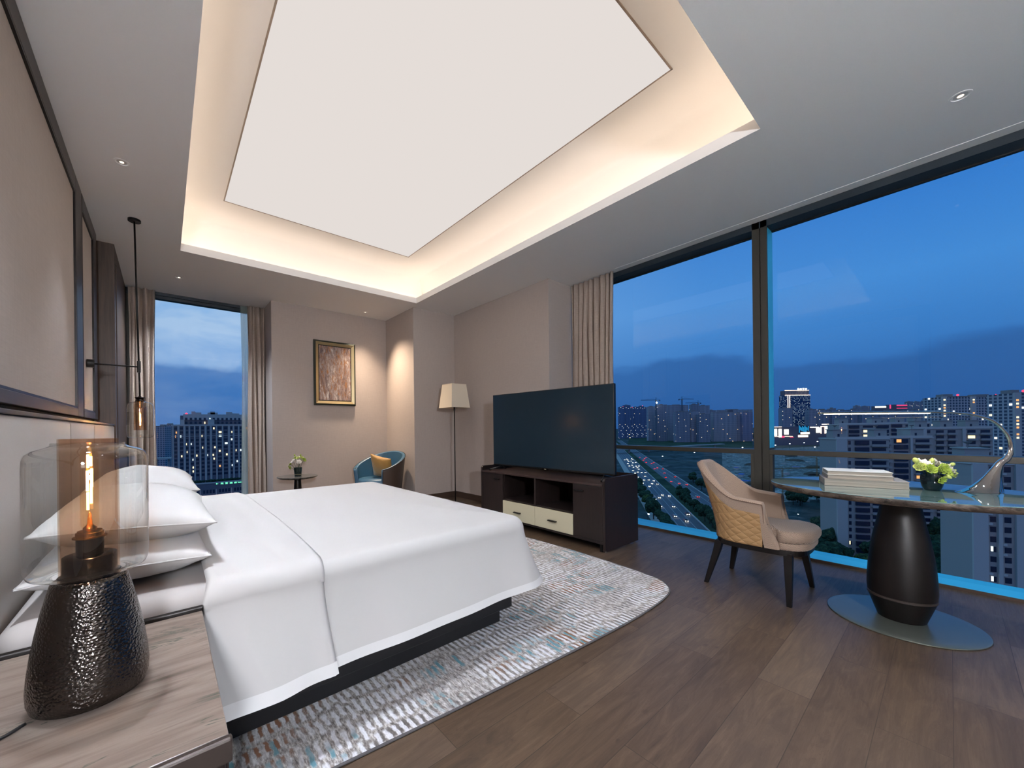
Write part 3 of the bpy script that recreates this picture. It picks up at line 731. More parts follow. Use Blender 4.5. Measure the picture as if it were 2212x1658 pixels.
MB().lathe([(.046, .276), (.046, .318), (.043, .320), (.001, .320)], (LX, LY, NZ), 64).build('lamp_plate', 'smoke_metal', lp, smooth=True, autosmooth=40)
MB().lathe([(.0235, .318), (.0235, .362), (.001, .362)], (LX, LY, NZ), 48).build('socket', 'bronze_dark', lp, smooth=True, autosmooth=40)
MB().lathe([(.029, .358), (.029, .361), (.024, .362), (.024, .370), (.021, .371), (.021, .374), (.012, .375)], (LX, LY, NZ), 48).build('socket_ring', 'brass', lp, smooth=True, autosmooth=40)
def bulb(parent, x, y, z, s=1, down=False, nf=4):
    d = -1 if down else 1
    b = MB().lathe([(.012*s, 0), (.0155*s, .012*s*d), (.0155*s, .17*s*d), (.0125*s, .185*s*d), (.006*s, .193*s*d), (.001, .195*s*d)], (x, y, z), 32, cap0=False).build('bulb', 'bulbglass', parent, smooth=True)
    MB().lathe([(.010*s, -.004*s*d), (.012*s, .004*s*d), (.005*s, .012*s*d), (.003*s, .035*s*d), (.001, .04*s*d)], (x, y, z), 20).build('bulb_stem', 'brass', b, smooth=True)
    segs = [(-.004, .045, .085), (.004, .060, .105), (-.005, .088, .135), (.0055, .098, .14), (-.003, .142, .172), (.004, .146, .168)]
    for i, (ox, z0, z1) in enumerate(segs[:nf+2]):
        MB().tube([(x+ox*s*.75, y-ox*s*.6, z+z0*s*d), (x+ox*s*.75, y-ox*s*.6, z+z1*s*d)], .0022*s, 8).build('filament', 'filament', b)
    return b
bulb(lp, LX, LY, NZ+.376)
light('table_lamp_glow', 'POINT', (LX, LY, NZ+.49), 1.4, (255, 196, 130), shadow_soft_size=.004)
cp = [(LX-.09, LY-.06, NZ+.006), (LX-.12, LY-.085, NZ+.005), (LX-.17, LY-.10, NZ+.005), (LX-.22, LY-.085, NZ+.005), (LX-.247, LY-.05, NZ+.005)]
def spline(pts, n=8):
    out = []; P = [Vector(p) for p in pts]; P = [2*P[0]-P[1]]+P+[2*P[-1]-P[-2]]
    for i in range(1, len(P)-2):
        for k in range(n):
            t = k/n; a, b, c_, d_ = P[i-1], P[i], P[i+1], P[i+2]
            out.append(.5*((2*b)+(c_-a)*t+(2*a-5*b+4*c_-d_)*t*t+(3*b-3*c_+d_-a)*t**3))
    out.append(P[-2]); return out
MB().tube(spline(cp), .0035, 8).build('cord', 'black', lp, smooth=True)

# ================================================================== PENDANT
PX, PY = -.174, 4.925
pn = thing('pendant_lamp', (-.198, 4.883, H), 'glass pendant lamp on a black rod with a wall arm, beside the headboard', 'pendant lamp')
MB().lathe([(.046, -.022), (.048, -.020), (.048, -.001), (.046, 0)], (-.198, 4.883, H), 40).build('canopy', 'black_metal', pn, smooth=True, autosmooth=40)
MB().tube([(-.198, 4.883, H-.02), (-.179, 4.928, 1.835)], .0075, 10).build('rod', 'black_metal', pn, smooth=True)
MB().tube([(-.179, 4.928, 1.85), (PX, PY, 1.55)], .0075, 10).build('rod', 'black_metal', pn, smooth=True)
MB().lathe([(.014, -.055), (.014, .055)], (-.179, 4.928, 1.84), 20).build('joint', 'black_metal', pn, smooth=True, autosmooth=40)
MB().tube([(-.50, 4.88, 1.835), (-.179, 4.928, 1.838)], .007, 10).build('arm', 'black_metal', pn, smooth=True)
MB().tube([(-.524, 4.876, 1.835), (-.48, 4.883, 1.835)], .037, 24).build('wall_mount', 'black_metal', pn, smooth=True, autosmooth=40)
MB().lathe([(.010, 1.560), (.012, 1.552), (.034, 1.549), (.038, 1.545), (.038, 1.541), (.032, 1.537), (.03, 1.525), (.037, 1.508)], (PX, PY, 0), 40).build('cap', 'smoke_metal', pn, smooth=True, autosmooth=50)
MB().lathe([(.036, 1.512), (.045, 1.505), (.075, 1.497), (.09, 1.485), (.098, 1.462), (.099, 1.43), (.099, 1.20), (.097, 1.178), (.088, 1.166), (.070, 1.160)], (PX, PY, 0), 64, cap0=False, cap1=False).build('outer_shade', 'clearglass', pn, smooth=True)
MB().lathe([(.048, 1.505), (.048, 1.235), (.0455, 1.235), (.0455, 1.505)], (PX, PY, 0), 48, cap0=False, cap1=False).build('inner_shade', 'amber', pn, smooth=True, autosmooth=40)
MB().lathe([(.022, 1.512), (.022, 1.455), (.014, 1.45)], (PX, PY, 0), 32).build('socket', 'brass', pn, smooth=True, autosmooth=40)
bulb(pn, PX, PY, 1.45, 1.0, True)
light('pendant_glow', 'POINT', (PX, PY, 1.34), 3.5, (255, 200, 140), shadow_soft_size=.004)
# ================================================================== RUG
def rrect(x0, x1, y0, y1, r, n=10, bulge=0.0):
    out = []
    for (cx_, cy_, a0) in ((x1-r, y0+r, -PI/2), (x1-r, y1-r, 0), (x0+r, y1-r, PI/2), (x0+r, y0+r, PI)):
        for k in range(n+1):
            a = a0+k/n*PI/2; out.append((cx_+r*math.cos(a), cy_+r*math.sin(a)))
    return out
def catpoly(pts, n=8):
    m = len(pts); out = []
    for i in range(m):
        a, b, c_, d_ = (Vector(pts[(i+k-1) % m]) for k in range(4))
        for k in range(n):
            t = k/n; out.append(tuple(.5*((2*b)+(c_-a)*t+(2*a-5*b+4*c_-d_)*t*t+(3*b-3*c_+d_-a)*t**3)))
    return out
rp = catpoly([(-.30, 1.62), (.0, 1.47), (.48, 1.41), (1.2, 1.345), (2.0, 1.285), (2.455, 1.272), (2.80, 1.30), (2.95, 1.385), (3.03, 1.55), (3.08, 2.1), (3.09, 2.6), (3.068, 3.1), (3.03, 3.7), (2.9, 4.2), (2.5, 4.32), (1.2, 4.30), (-.25, 4.2), (-.36, 3.0)])
rug = thing('rug', (1.5, 2.8, 0), 'grey patterned rug with white dashes, teal streaks and rust patches, under the bed', 'rug')
MB().prism(rp, .0005, .008).build('pile', 'rug', rug)
MB().tube([(x, y, .006) for x, y in rp+[rp[0]]], .0055, 8, caps=False).build('binding', 'rug_edge', rug, smooth=True)

# ================================================================== TV CABINET
cb = thing('tv_cabinet', (3.55, 3.03, 0), 'dark wenge media cabinet with two cream drawers, standing under the television', 'cabinet')
CX0, CX1, CY0, CY1 = 3.247, 3.855, 2.10, 3.963
def sidep(y0, y1):
    prof = [(CX0, .016), (CX1, .016), (CX1, .718)]
    for k in range(7):
        a = PI/2+k/6*PI/2; prof.append((CX0+.03+.03*math.cos(a), .688+.03*math.sin(a)))
    n = len(prof); vs = [(x, y0, z) for x, z in prof]+[(x, y1, z) for x, z in prof]
    return MB().add(vs, [tuple(range(n)), tuple(range(2*n-1, n-1, -1))]+[(i, (i+1) % n, n+(i+1) % n, n+i) for i in range(n)])
for y0, y1 in ((CY0, CY0+.026), (CY1-.03, CY1)): sidep(y0, y1).build('side_panel', 'cab', cb)
MB().rbox(CX1-.02, CX1, CY0+.026, CY1-.03, .10, .718, .003).build('back_panel', 'cab', cb)
MB().rbox(CX0-.006, CX1-.02, CY0+.027, CY1-.031, .638, .660, .004).build('top_board', 'cab_x', cb)
MB().rbox(CX0+.004, CX1-.02, CY0+.027, CY1-.031, .078, .102, .003).build('bottom_board', 'cab', cb)
yL, yM, yR = 3.54, 3.006, 2.477
MB().box(CX0+.02, CX1-.02, yR, yL, .318, .336).build('shelf', 'cab', cb)
MB().rbox(CX0+.004, CX1-.02, yM-.012, yM+.012, .336, .638, .002).build('divider', 'cab', cb)
for yy in (yL, yR): MB().box(CX0+.02, CX1-.02, yy-.009, yy+.009, .102, .638).build('partition', 'cab', cb)
def handle(x, y0, y1, z, par): MB().rbox(x-.028, x, y0, y1, z-.006, z+.006, .003).build('handle', 'black_metal', par)
for y0, y1, hy in ((yL+.002, CY1-.032, (3.59, 3.69)), (CY0+.028, yR-.002, (2.34, 2.45))):
    dd = MB().rbox(CX0, CX0+.02, y0, y1, .104, .636, .003).build('door', 'cab', cb); handle(CX0, hy[0], hy[1], .574, dd)
for y0, y1, hy in ((yM+.002, yL, (3.225, 3.335)), (yR, yM-.002, (2.685, 2.80))):
    dd = MB().rbox(CX0-.004, CX0+.016, y0, y1, .103, .318, .003).build('drawer', 'cream', cb); dd['label'] = 'cream lacquered drawer front'; handle(CX0-.004, hy[0], hy[1], .204, dd)
for y in (2.16, 3.86):
    for x in (CX0+.02, CX1-.12): MB().rbox(x, x+.045, y-.014, y+.014, 0.001, .078, .002).build('leg', 'black_metal', cb)
for y in (CY0+.013, CY1-.015):
    for x in (CX0+.03, CX1-.05): MB().lathe([(.011, 0.001), (.011, .016)], (x, y, 0), 14).build('glide', 'chrome', cb)
cab_c = thing('cable', (3.6, 2.75, .34), 'thin dark cables coiled in the right open bay of the media cabinet', 'cable')
MB().tube(spline([(3.75, 2.86, .345), (3.72, 2.84, .36), (3.76, 2.83, .50), (3.80, 2.80, .58), (3.82, 2.74, .5), (3.74, 2.66, .345), (3.62, 2.72, .343), (3.68, 2.8, .343), (3.75, 2.74, .344)]), .003, 6).build('wire', 'black', cab_c, smooth=True)
pc = thing('power_cord', (3.6, 4.25, 0), 'black power cord with a plug lying on the floor left of the media cabinet', 'cord')
MB().tube(spline([(3.98, 4.35, .06), (3.85, 4.3, .012), (3.62, 4.36, .01), (3.45, 4.22, .055), (3.38, 4.15, .07), (3.32, 4.12, .02), (3.36, 4.06, .01), (3.5, 4.04, .01)]), .005, 6).build('wire', 'black', pc, smooth=True)
MB().rbox(3.37, 3.43, 4.05, 4.11, .004, .05, .012).build('plug', 'black', pc)

# ---- television
tvx, tvy = 3.475, 3.03
tv = thing('television', (tvx, tvy, .662), 'large flat screen television on two splayed feet, on the media cabinet', 'television')
TW, T0, T1 = 1.762, .722, 1.655
MB().rbox(-.012, .030, -TW/2, TW/2, T0, T1, .006).build('housing', 'black', tv)
MB().box(-.0135, -.011, -TW/2+.008, TW/2-.008, T0+.016, T1-.008).build('screen', 'tv_screen', tv)
MB().rbox(-.016, .01, -TW/2+.004, TW/2-.004, T0-.004, T0+.014, .003).build('bottom_bezel', 'black_metal', tv)
MB().rbox(-.0185, -.012, -.035, .035, T0-.008, T0+.012, .002).build('badge', 'smoke_metal', tv)
MB().box(-.0192, -.0186, -.016, .016, T0-.001, T0+.005).build('logo', 'cream', tv)
MB().rbox(.03, .06, -.5, .5, T0+.05, T0+.5, .01).build('rear_housing', 'black', tv)
for s in (-1, 1):
    y = s*(TW/2-.13)
    MB().tube([(-.15, y+s*.06, .672), (0, y, .712), (.15, y+s*.06, .672)], .009, 8).build('foot', 'black', tv, smooth=True)
    MB().rbox(-.155, -.13, y+s*.06-.008, y+s*.06+.008, .6625, .685, .003).build('foot_tip', 'black_metal', tv)
for ch in tv.children: ch.matrix_parent_inverse = Matrix.Translation((0, 0, -.662))
tv.rotation_euler = (0, 0, math.radians(2.6))

# ================================================================== FLOOR LAMP
FX, FY = 3.60, 5.05
fp = thing('floor_lamp', (FX, FY, 0), 'floor lamp with a square cream shade on a thin dark pole, in the column corner', 'floor lamp')
MB().lathe([(.14, 0), (.14, .016), (.135, .02), (.012, .026)], (FX, FY, .001), 48).build('base', 'bronze_dark', fp, smooth=True, autosmooth=40)
MB().tube([(FX, FY, .02), (FX, FY, 1.60)], .0085, 12).build('pole', 'bronze_dark', fp, smooth=True)
MB().lathe([(.014, 1.50), (.014, 1.56)], (FX, FY, 0), 20).build('switch_collar', 'bronze_dark', fp, smooth=True, autosmooth=40)
b0, b1, zs0, zs1 = .178, .138, 1.545, 1.915
def sqv(r, z): return [(FX-r, FY-r, z), (FX+r, FY-r, z), (FX+r, FY+r, z), (FX-r, FY+r, z)]
MB().add(sqv(b0, zs0)+sqv(b1, zs1), [(0, 1, 5, 4), (1, 2, 6, 5), (2, 3, 7, 6), (3, 0, 4, 7)]).build('lamp_shade', 'shade', fp, solid=.004)
for r, z in ((b0, zs0), (b1, zs1)):
    q = sqv(r, z); m = MB()
    for i in range(4): m.tube([q[i], q[(i+1) % 4]], .004, 6)
    m.build('shade_wire', 'shade', fp)
m = MB()
for i in range(4): m.tube([(FX, FY, zs0+.02), sqv(b0-.004, zs0+.004)[i]], .003, 6)
m.build('spider', 'bronze_dark', fp)
bs = MB().lathe([(.012, 1.60), (.03, 1.66), (.03, 1.69), (.015, 1.72)], (FX, FY, 0), 20).build('bulb', 'cream', fp, smooth=True)

# ================================================================== PICTURE
pcx0, pcx1, pz0, pz1, py = 1.905, 2.60, 1.626, 2.702, 6.644
pt = thing('framed_picture', ((pcx0+pcx1)/2, py, pz0), 'abstract painting in a champagne and dark green frame on the taupe wall', 'picture')
def mitre(o0, o1, y0, y1, mat, name):
    """four mitred bars between inset o0 and o1"""
    A = [(pcx0+o0, pz0+o0), (pcx1-o0, pz0+o0), (pcx1-o0, pz1-o0), (pcx0+o0, pz1-o0)]
    B = [(pcx0+o1, pz0+o1), (pcx1-o1, pz0+o1), (pcx1-o1, pz1-o1), (pcx0+o1, pz1-o1)]
    m = MB()
    for i in range(4):
        a, b, c_, d_ = A[i], A[(i+1) % 4], B[(i+1) % 4], B[i]
        m.add([(a[0], py-.002, a[1]), (b[0], py-.002, b[1]), (c_[0], py-.002, c_[1]), (d_[0], py-.002, d_[1]), (a[0], y0, a[1]), (b[0], y0, b[1]), (c_[0], y1, c_[1]), (d_[0], y1, d_[1])],
              [(0, 1, 2, 3), (7, 6, 5, 4), (0, 4, 5, 1), (1, 5, 6, 2), (2, 6, 7, 3), (3, 7, 4, 0)])
    m.build(name, mat, pt)
mitre(0, .028, py-.030, py-.046, 'frame_green', 'outer_frame')
mitre(.028, .072, py-.046, py-.028, 'champagne', 'inner_frame')
mitre(.072, .084, py-.016, py-.016, 'black', 'slip')
MB().rbox(pcx0+.086, pcx1-.086, py-.028, py-.004, pz0+.086, pz1-.086, .002).build('canvas', 'art', pt)

# ================================================================== SIDE TABLE
SX, SY, SZ = 1.45, 5.85, .57
st = thing('side_table', (SX, SY, 0), 'small round side table with a dark marble top, by the picture wall', 'side table')
MB().lathe([(.18, -.034), (.235, -.026), (.26, -.010), (.264, -.004), (.262, 0), (.001, 0)], (SX, SY, SZ), 64).build('tabletop', 'marble_small', st, smooth=True, autosmooth=40)
MB().lathe([(.05, .03), (.062, .2), (.05, .40), (.042, SZ-.034)], (SX, SY, 0), 32).build('column', 'black_wood', st, smooth=True, autosmooth=40)
MB().lathe([(.17, .001), (.17, .02), (.05, .032)], (SX, SY, 0), 48).build('base', 'bronze_dark', st, smooth=True, autosmooth=40)

# ================================================================== FLOWERS
def rose(mb_cols, c, r, direction, col, rnd, parent, n_layers=4):
    """a ruffled lisianthus bloom: layered cupped petals"""
    z = Vector(direction).normalized(); x = z.orthogonal().normalized(); y = z.cross(x)
    mb = MB()
    for L in range(n_layers):
        k = 5-(L == n_layers-1)*2; rad = r*(1-.22*L); a0 = rnd.uniform(0, 6.28)
        for i in range(k):
            a = a0+i*2*PI/k; open_ = lerp(.86, .34, L/(n_layers-1))
            ru = [rnd.uniform(-1, 1) for _ in range(6)]
            def fn(u, v, a=a, rad=rad, open_=open_, ru=ru, L=L):
                w = (u-.5)*2*PI/k*1.35; wid = math.sin(min(1, v*1.25)*PI/2)
                rr = rad*(.10+.95*v**.7*open_) ; h = rad*(1.15*v**1.1 - .45*v**4*open_) + L*r*.08 - r*.45
                ang = a+w*wid*.8
                fr = r*.14*math.sin(u*11+ru[0]*6)*v**3+r*.09*math.sin(u*23+ru[1]*5)*v**4
                rr *= 1-.22*(abs(2*u-1)**2)*v
                return Vector(c)+x*(rr*math.cos(ang))+y*(rr*math.sin(ang))+z*(h+fr)
            mb.grid(fn, 8, 6)
    return mb.build('bloom', col, parent, smooth=True, solid=r*.03)
def bud(c, r, direction, col, rnd, parent, length=2.1):
    z = Vector(direction).normalized(); x = z.orthogonal().normalized(); y = z.cross(x); mb = MB()
    for i in range(3):
        a0 = i*2.1
        def fn(u, v, a0=a0):
            rr = r*math.sin(PI*min(.97, .1+v*.85))**.8*(1+.06*math.sin(u*9+a0)); a = a0+u*2.6+v*1.1
            return Vector(c)+x*(rr*math.cos(a))+y*(rr*math.sin(a))+z*(v*r*length-r*.5)
        mb.grid(fn, 8, 7)
    return mb.build('bud', col, parent, smooth=True, solid=r*.05)
rn = random.Random(5)
# desk vase
VX, VY, VZ = 3.612, .072, .8105
vs_ = thing('flower_vase', (VX, VY, VZ), 'dark round glass vase of white and lime lisianthus on the marble desk', 'flower vase')
MB().lathe([(.033, .0), (.036, .002), (.044, .022), (.049, .05), (.049, .075), (.046, .098), (.0435, .098), (.0465, .075), (.0465, .05), (.042, .026), (.032, .016), (.001, .015)], (VX, VY, VZ), 56, cap1=False).build('vase', 'vaseglass', vs_, smooth=True, autosmooth=60)
MB().lathe([(.0385, .0155), (.0405, .0165), (.0405, .0195), (.0385, .0205)], (VX, VY, VZ), 56).build('glass_band', 'champagne', vs_, smooth=True)
R_ = RT; F_ = FW   # bouquet laid out across the viewing direction of the room's long axis
def VP(r, f, z): 
    q = Vector((VX, VY, VZ))+Vector((.79, -.61, 0))*r+Vector((.61, .79, 0))*f; return (q.x, q.y, VZ+z)
DR = Vector((.79, -.61, 0)); DF = Vector((.61, .79, 0))
def stem(p, parent, base):
    MB().tube(spline([base, (lerp(base[0], p[0], .4), lerp(base[1], p[1], .4), lerp(base[2], p[2], .6)), p], 5), .0022, 6).build('stem', 'stem', parent, smooth=True)
bl = [(-.030, .02, .158, .040, (-.1, -.5, 1), 'petal_white'), (-.075, .0, .138, .034, (-.7, -.6, .5), 'petal_lime'), (-.052, -.035, .128, .034, (-.3, -.8, .4), 'petal_green'),
      (.026, -.035, .122, .046, (.1, -.9, .4), 'petal_green'), (.066, -.02, .116, .046, (.5, -.8, .3), 'petal_green'), (.070, .02, .152, .042, (.4, -.5, .9), 'petal_white'),
      (.108, .0, .120, .036, (.8, -.5, .4), 'petal_white'), (.128, .0, .098, .030, (1, -.4, .0), 'petal_lime'), (-.024, -.065, .070, .026, (-.1, -.9, -.3), 'petal_green'), (.010, .03, .152, .032, (.0, -.2, 1), 'petal_green'), (.02, .06, .135, .036, (0, .7, .7), 'petal_lime')]
for r, f, z, s, dvec, col in bl:
    dd = DR*dvec[0]+DF*dvec[1]+Vector((0, 0, dvec[2])); p = VP(r, f, z); rose(None, p, s, dd, col, rn, vs_)
    stem(Vector(p)-dd.normalized()*s*.4, vs_, VP(r*.2, f*.2, .03))
for r, f, z, s, dvec in ((-.082, .01, .168, .014, (-.6, 0, .9)), (.012, .01, .165, .012, (.2, 0, 1)), (.135, .01, .150, .011, (1, 0, .25)), (.02, -.055, .09, .011, (.7, -.5, -.5))):
    p = VP(r, f, z); dd = DR*dvec[0]+DF*dvec[1]+Vector((0, 0, dvec[2])); bud(p, s, dd, 'petal_lime', rn, vs_, 2.9); stem(p, vs_, VP(0, 0, .05))
# side-table vase
v2 = thing('flower_vase', (SX+.01, SY, SZ), 'dark green glass vase of small white and lime flowers on the round side table', 'flower vase')
wx, wy = SX+.005, SY
MB().lathe([(.041, .0), (.044, .002), (.056, .118), (.053, .118), (.042, .012), (.001, .010)], (wx, wy, SZ+.0005), 48, cap1=False).build('vase', 'vasegreen', v2, smooth=True, autosmooth=50)
MB().lathe([(.0465, .022), (.0475, .023), (.048, .027), (.047, .028)], (wx, wy, SZ+.0005), 48).build('glass_band', 'champagne', v2, smooth=True)
for r, f, z, s, col in ((-.055, -.02, .205, .042, 'petal_white'), (.03, -.03, .195, .040, 'petal_white'), (-.05, .03, .255, .034, 'petal_green'), (.0, .0, .25, .032, 'petal_lime'), (.045, .02, .25, .036, 'petal_lime'), (.085, .0, .222, .036, 'petal_green'), (-.1, -.01, .17, .032, 'petal_green'), (-.095, -.03, .125, .036, 'petal_green'), (.02, .05, .25, .035, 'petal_white')):
    p = Vector((wx, wy, SZ+z))+RT*r+FW*f; dd = RT*r*8+FW*(f*6-.35)+Vector((0, 0, .5 if z > .15 else -.5)); rose(None, p, s, dd, col, rn, v2)
    stem(p, v2, (wx+r*.2, wy, SZ+.04))
for r, z in ((-.045, .285), (.04, .285)): bud(Vector((wx, wy, SZ+z))+RT*r, .011, (0, 0, 1), 'petal_green', rn, v2, 2.6)

# ================================================================== TUB ARMCHAIR (by the column)
ax_, ay_ = 2.70, 5.92
ac = thing('tub_armchair', (ax_, ay_, 0), 'tub armchair with brown leather outside and blue leather inside, beside the column', 'armchair')
adir = math.radians(22)         # direction of the back, from +X towards +Y
def tub_rim(t):   # t in -1..1 along the U
    return .585+.245*math.cos(min(1, abs(t)*1.02)*PI/2)**1.25
def tub_pt(t, off, z, zr):
    a = adir+t*math.radians(128); k = (z-.05)/(zr-.05)
    rad = .335+.07*k+.02*math.cos(a-adir)*k+off
    return (ax_+rad*math.cos(a)*1.02, ay_+rad*math.sin(a), z)
def outer(u, v):
    t = 2*u-1; zr = tub_rim(t); return tub_pt(t, 0, lerp(.10, zr, v), zr)
def inner(u, v):
    t = 2*u-1; zr = tub_rim(t)-.004; return tub_pt(t, -.062+.012*v, lerp(.34, zr, v), zr)
MB().grid(outer, 60, 14).build('outer_shell', 'brown_leather', ac, smooth=True, solid=.012)
MB().grid(inner, 60, 14).build('inner_lining', 'blue_leather', ac, smooth=True)
def capf(u, v):
    t = 2*u-1; zr = tub_rim(t); a = Vector(tub_pt(t, 0, zr, zr)); b = Vector(tub_pt(t, -.05, zr-.004, zr)); q = a.lerp(b, v); q.z += .012*math.sin(v*PI); return q
MB().grid(capf, 60, 5).build('rim_roll', 'blue_leather', ac, smooth=True)
MB().tube([Vector(tub_pt(k/30-1, .001, tub_rim(k/30-1)+.001, tub_rim(k/30-1))) for k in range(61)], .0055, 8).build('piping', 'piping', ac, smooth=True)
for sg in (-1, 1):
    def front(u, v, sg=sg):
        zr = tub_rim(sg); z = lerp(.10, zr, v); a = Vector(tub_pt(sg, 0, z, zr)); b = Vector(tub_pt(sg, -.06, z, zr)); q = a.lerp(b, u); return q+Vector((math.sin(adir+sg*2.23)*.0, 0, 0))
    MB().grid(front, 3, 8).build('arm_front', 'blue_leather', ac, smooth=True, solid=.01)
MB().lathe([(.25, .30), (.315, .31), (.325, .34), (.325, .40), (.31, .425), (.2, .435), (.001, .437)], (ax_, ay_, 0), 40).build('seat_cushion', 'blue_leather', ac, smooth=True)
MB().lathe([(.30, .10), (.30, .30)], (ax_, ay_, 0), 40).build('seat_base', 'brown_leather', ac, smooth=True, autosmooth=40)
for k in range(4):
    a = PI/4+k*PI/2; MB().tube([(ax_+.25*math.cos(a), ay_+.25*math.sin(a), .11), (ax_+.29*math.cos(a), ay_+.29*math.sin(a), .001)], [.018, .011], 10).build('leg', 'black_wood', ac, smooth=True)
cu = thing('throw_cushion', (2.80, 5.9, .44), 'gold satin throw cushion standing in the tub armchair', 'cushion')
def cush(sgn):
    def fn(u, v):
        s = math.sin((2*u-1)*PI/2); t = math.sin((2*v-1)*PI/2); pin = .10
        X = .21*s*(1-pin*(1-t*t)); Y = .21*t*(1-pin*(1-s*s)); h = .075*((1-abs(s)**2.4)*(1-abs(t)**2.4))**.5
        return (X, Y, sgn*(h+.004*noise.noise(Vector((s*3, t*3, 1)))))
    return fn
Rm = Matrix.Translation((2.72, 5.84, .60)) @ Matrix.Rotation(math.radians(22), 4, 'Z') @ Matrix.Rotation(math.radians(66), 4, 'Y') @ Matrix.Rotation(math.radians(12), 4, 'Z')
MB().grid(cush(1), 20, 20).grid(cush(-1), 20, 20, flip=True).xf(Rm).build('cover', 'cushion', cu, smooth=True)

# ================================================================== PEDESTAL DESK
DX, DY, DZ = 3.53, .20, .81
dk = thing('pedestal_desk', (DX, DY, 0), 'oval grey marble desk on a dark pedestal with a round metal base, by the window', 'desk')
AX, AY = .50, .655
tp = [(.90, -.046), (.965, -.040), (.995, -.022), (1.0, -.010), (.998, -.003)]
MB().lathe(tp, (DX+.02, DY, DZ), 128, AX, AY, cap1=False).build('stone_edge', 'marble_edge', dk, smooth=True, autosmooth=50)
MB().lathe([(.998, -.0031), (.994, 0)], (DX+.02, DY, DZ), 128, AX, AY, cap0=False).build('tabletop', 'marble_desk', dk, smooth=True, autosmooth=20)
MB().lathe([(.106, .014), (.149, .145)], (DX, DY, 0), 64).build('lower_cone', 'black_wood', dk, smooth=True, autosmooth=30)
MB().lathe([(.1485, .145), (.152, .147), (.152, .160), (.1485, .162)], (DX, DY, 0), 64).build('metal_band', 'bronze', dk, smooth=True, autosmooth=30)
MB().lathe([(.1505, .162), (.153, .20), (.1515, .26), (.146, .35), (.137, .43), (.1235, .52), (.108, .60), (.094, .68), (.085, .765)], (DX, DY, 0), 64).build('column', 'black_wood', dk, smooth=True, autosmooth=30)
MB().lathe([(.341, .001), (.344, .004), (.343, .008), (.336, .0105), (.30, .012), (.001, .013)], (DX, DY, 0), 128).build('base_plate', principled('satin_base_plate', (118, 122, 114), .3, metal=.55), dk, smooth=True, autosmooth=40)

# ---- books
def book(z, th, L, D, cx, cy, ang, label, cov, group=None):
    o = thing('book', (cx, cy, z), label, 'book', None)
    MB().rbox(-L/2, L/2, -D/2, D/2, 0, .003, .001).build('back_cover', cov, o)
    MB().rbox(-L/2, L/2, -D/2, D/2, th-.003, th, .001).build('front_cover', cov, o)
    MB().box(-L/2+.003, L/2-.004, -D/2+.004, D/2-.006, .003, th-.003).build('pages', 'pages', o)
    MB().rbox(-L/2, L/2, D/2-.005, D/2, 0, th, .001).build('spine', cov, o)
    for ch in o.children: ch.matrix_parent_inverse = Matrix()
    o.rotation_euler = (0, 0, ang); return o
bang = math.atan2(.155-.538, 3.506-3.403)
bc = Vector((3.403, .538)).lerp(Vector((3.506, .155)), .5); bn = Vector((.966, .26))
c0 = bc+bn*.13
book(DZ+.0008, .046, .395, .26, c0.x, c0.y, bang, 'thick grey book at the bottom of the stack on the marble desk', 'grey_book')
c1 = c0+Vector((-.003, .012))
book(DZ+.0475, .024, .315, .22, c1.x-.008, c1.y+.01, bang+.02, 'thin grey book in the middle of the stack on the marble desk', 'grey_book')
book(DZ+.0722, .026, .310, .215, c1.x-.006, c1.y+.012, bang+.01, 'white covered book on top of the stack on the marble desk', 'white_book')

# ---- swan-neck desk lamp
dl = thing('desk_lamp', (3.73, -.15, DZ), 'polished chrome swan neck desk lamp with a long thin light bar', 'desk lamp')
ld = Vector((-.8, .6, 0)).normalized(); ld = Vector((3.10-3.73, .475-(-.19), 0)).normalized()
def LPt(s, z): q = Vector((3.758, -.186, 0))+ld*s; return Vector((q.x, q.y, z))
path = spline([LPt(.012, .965), LPt(-.004, .985), LPt(-.030, 1.005), LPt(-.050, 1.045), LPt(-.050, 1.095), LPt(-.030, 1.150), LPt(.028, 1.218), LPt(.10, 1.252), LPt(.19, 1.271), LPt(.31, 1.280), LPt(.50, 1.283), LPt(.72, 1.285), LPt(.965, 1.286)], 10)
nn = len(path); rad = []
for i, p in enumerate(path):
    t = i/(nn-1); rad.append(lerp(lerp(.0175, .0098, sm((p.z-.965)/.12)), .0060, sm((t-.28)/.5)))
MB().tube(path, rad, 16).build('neck', 'chrome', dl, smooth=True)
# flared foot: sweeps down from the neck into a long low tongue
FP = [(0, .232, -.004, .058), (.006, .212, -.003, .056), (.018, .178, .0, .050), (.038, .142, .001, .042), (.062, .112, .002, .034), (.09, .084, .002, .027), (.12, .060, .0, .022), (.15, .036, -.006, .0185), (.172, .020, -.010, .0165)]
def footf(u, v):
    f = v*(len(FP)-1); i = min(int(f), len(FP)-2); t = f-i; A, B = FP[i], FP[i+1]
    z, sl_, sr_, hf = (lerp(a, b, t) for a, b in zip(A, B)); a = u*2*PI
    x = (sl_+sr_)/2+(sl_-sr_)/2*math.cos(a); y = hf*math.sin(a)*(1-.35*max(0, math.cos(a))*(1-v))
    side = Vector((-ld.y, ld.x, 0)); return LPt(x, DZ+.001+z)+side*y
MB().grid(footf, 64, 32, cu=True).build('foot', 'chrome', dl, smooth=True)
m = MB(); p0 = LPt(.36, 1.2765); p1 = LPt(.93, 1.2795)
m.tube([p0, p1], .0038, 8); m.build('light_bar', emission('desk_light_bar', (255, 240, 214), 3.5), dl)
q = LPt(.6, 1.27); light('desk_lamp_glow', 'AREA', (q.x, q.y, q.z), 1.2, (255, 232, 200), rot=(0, 0, math.atan2(ld.y, ld.x)), shape='RECTANGLE', size=.6, size_y=.01)

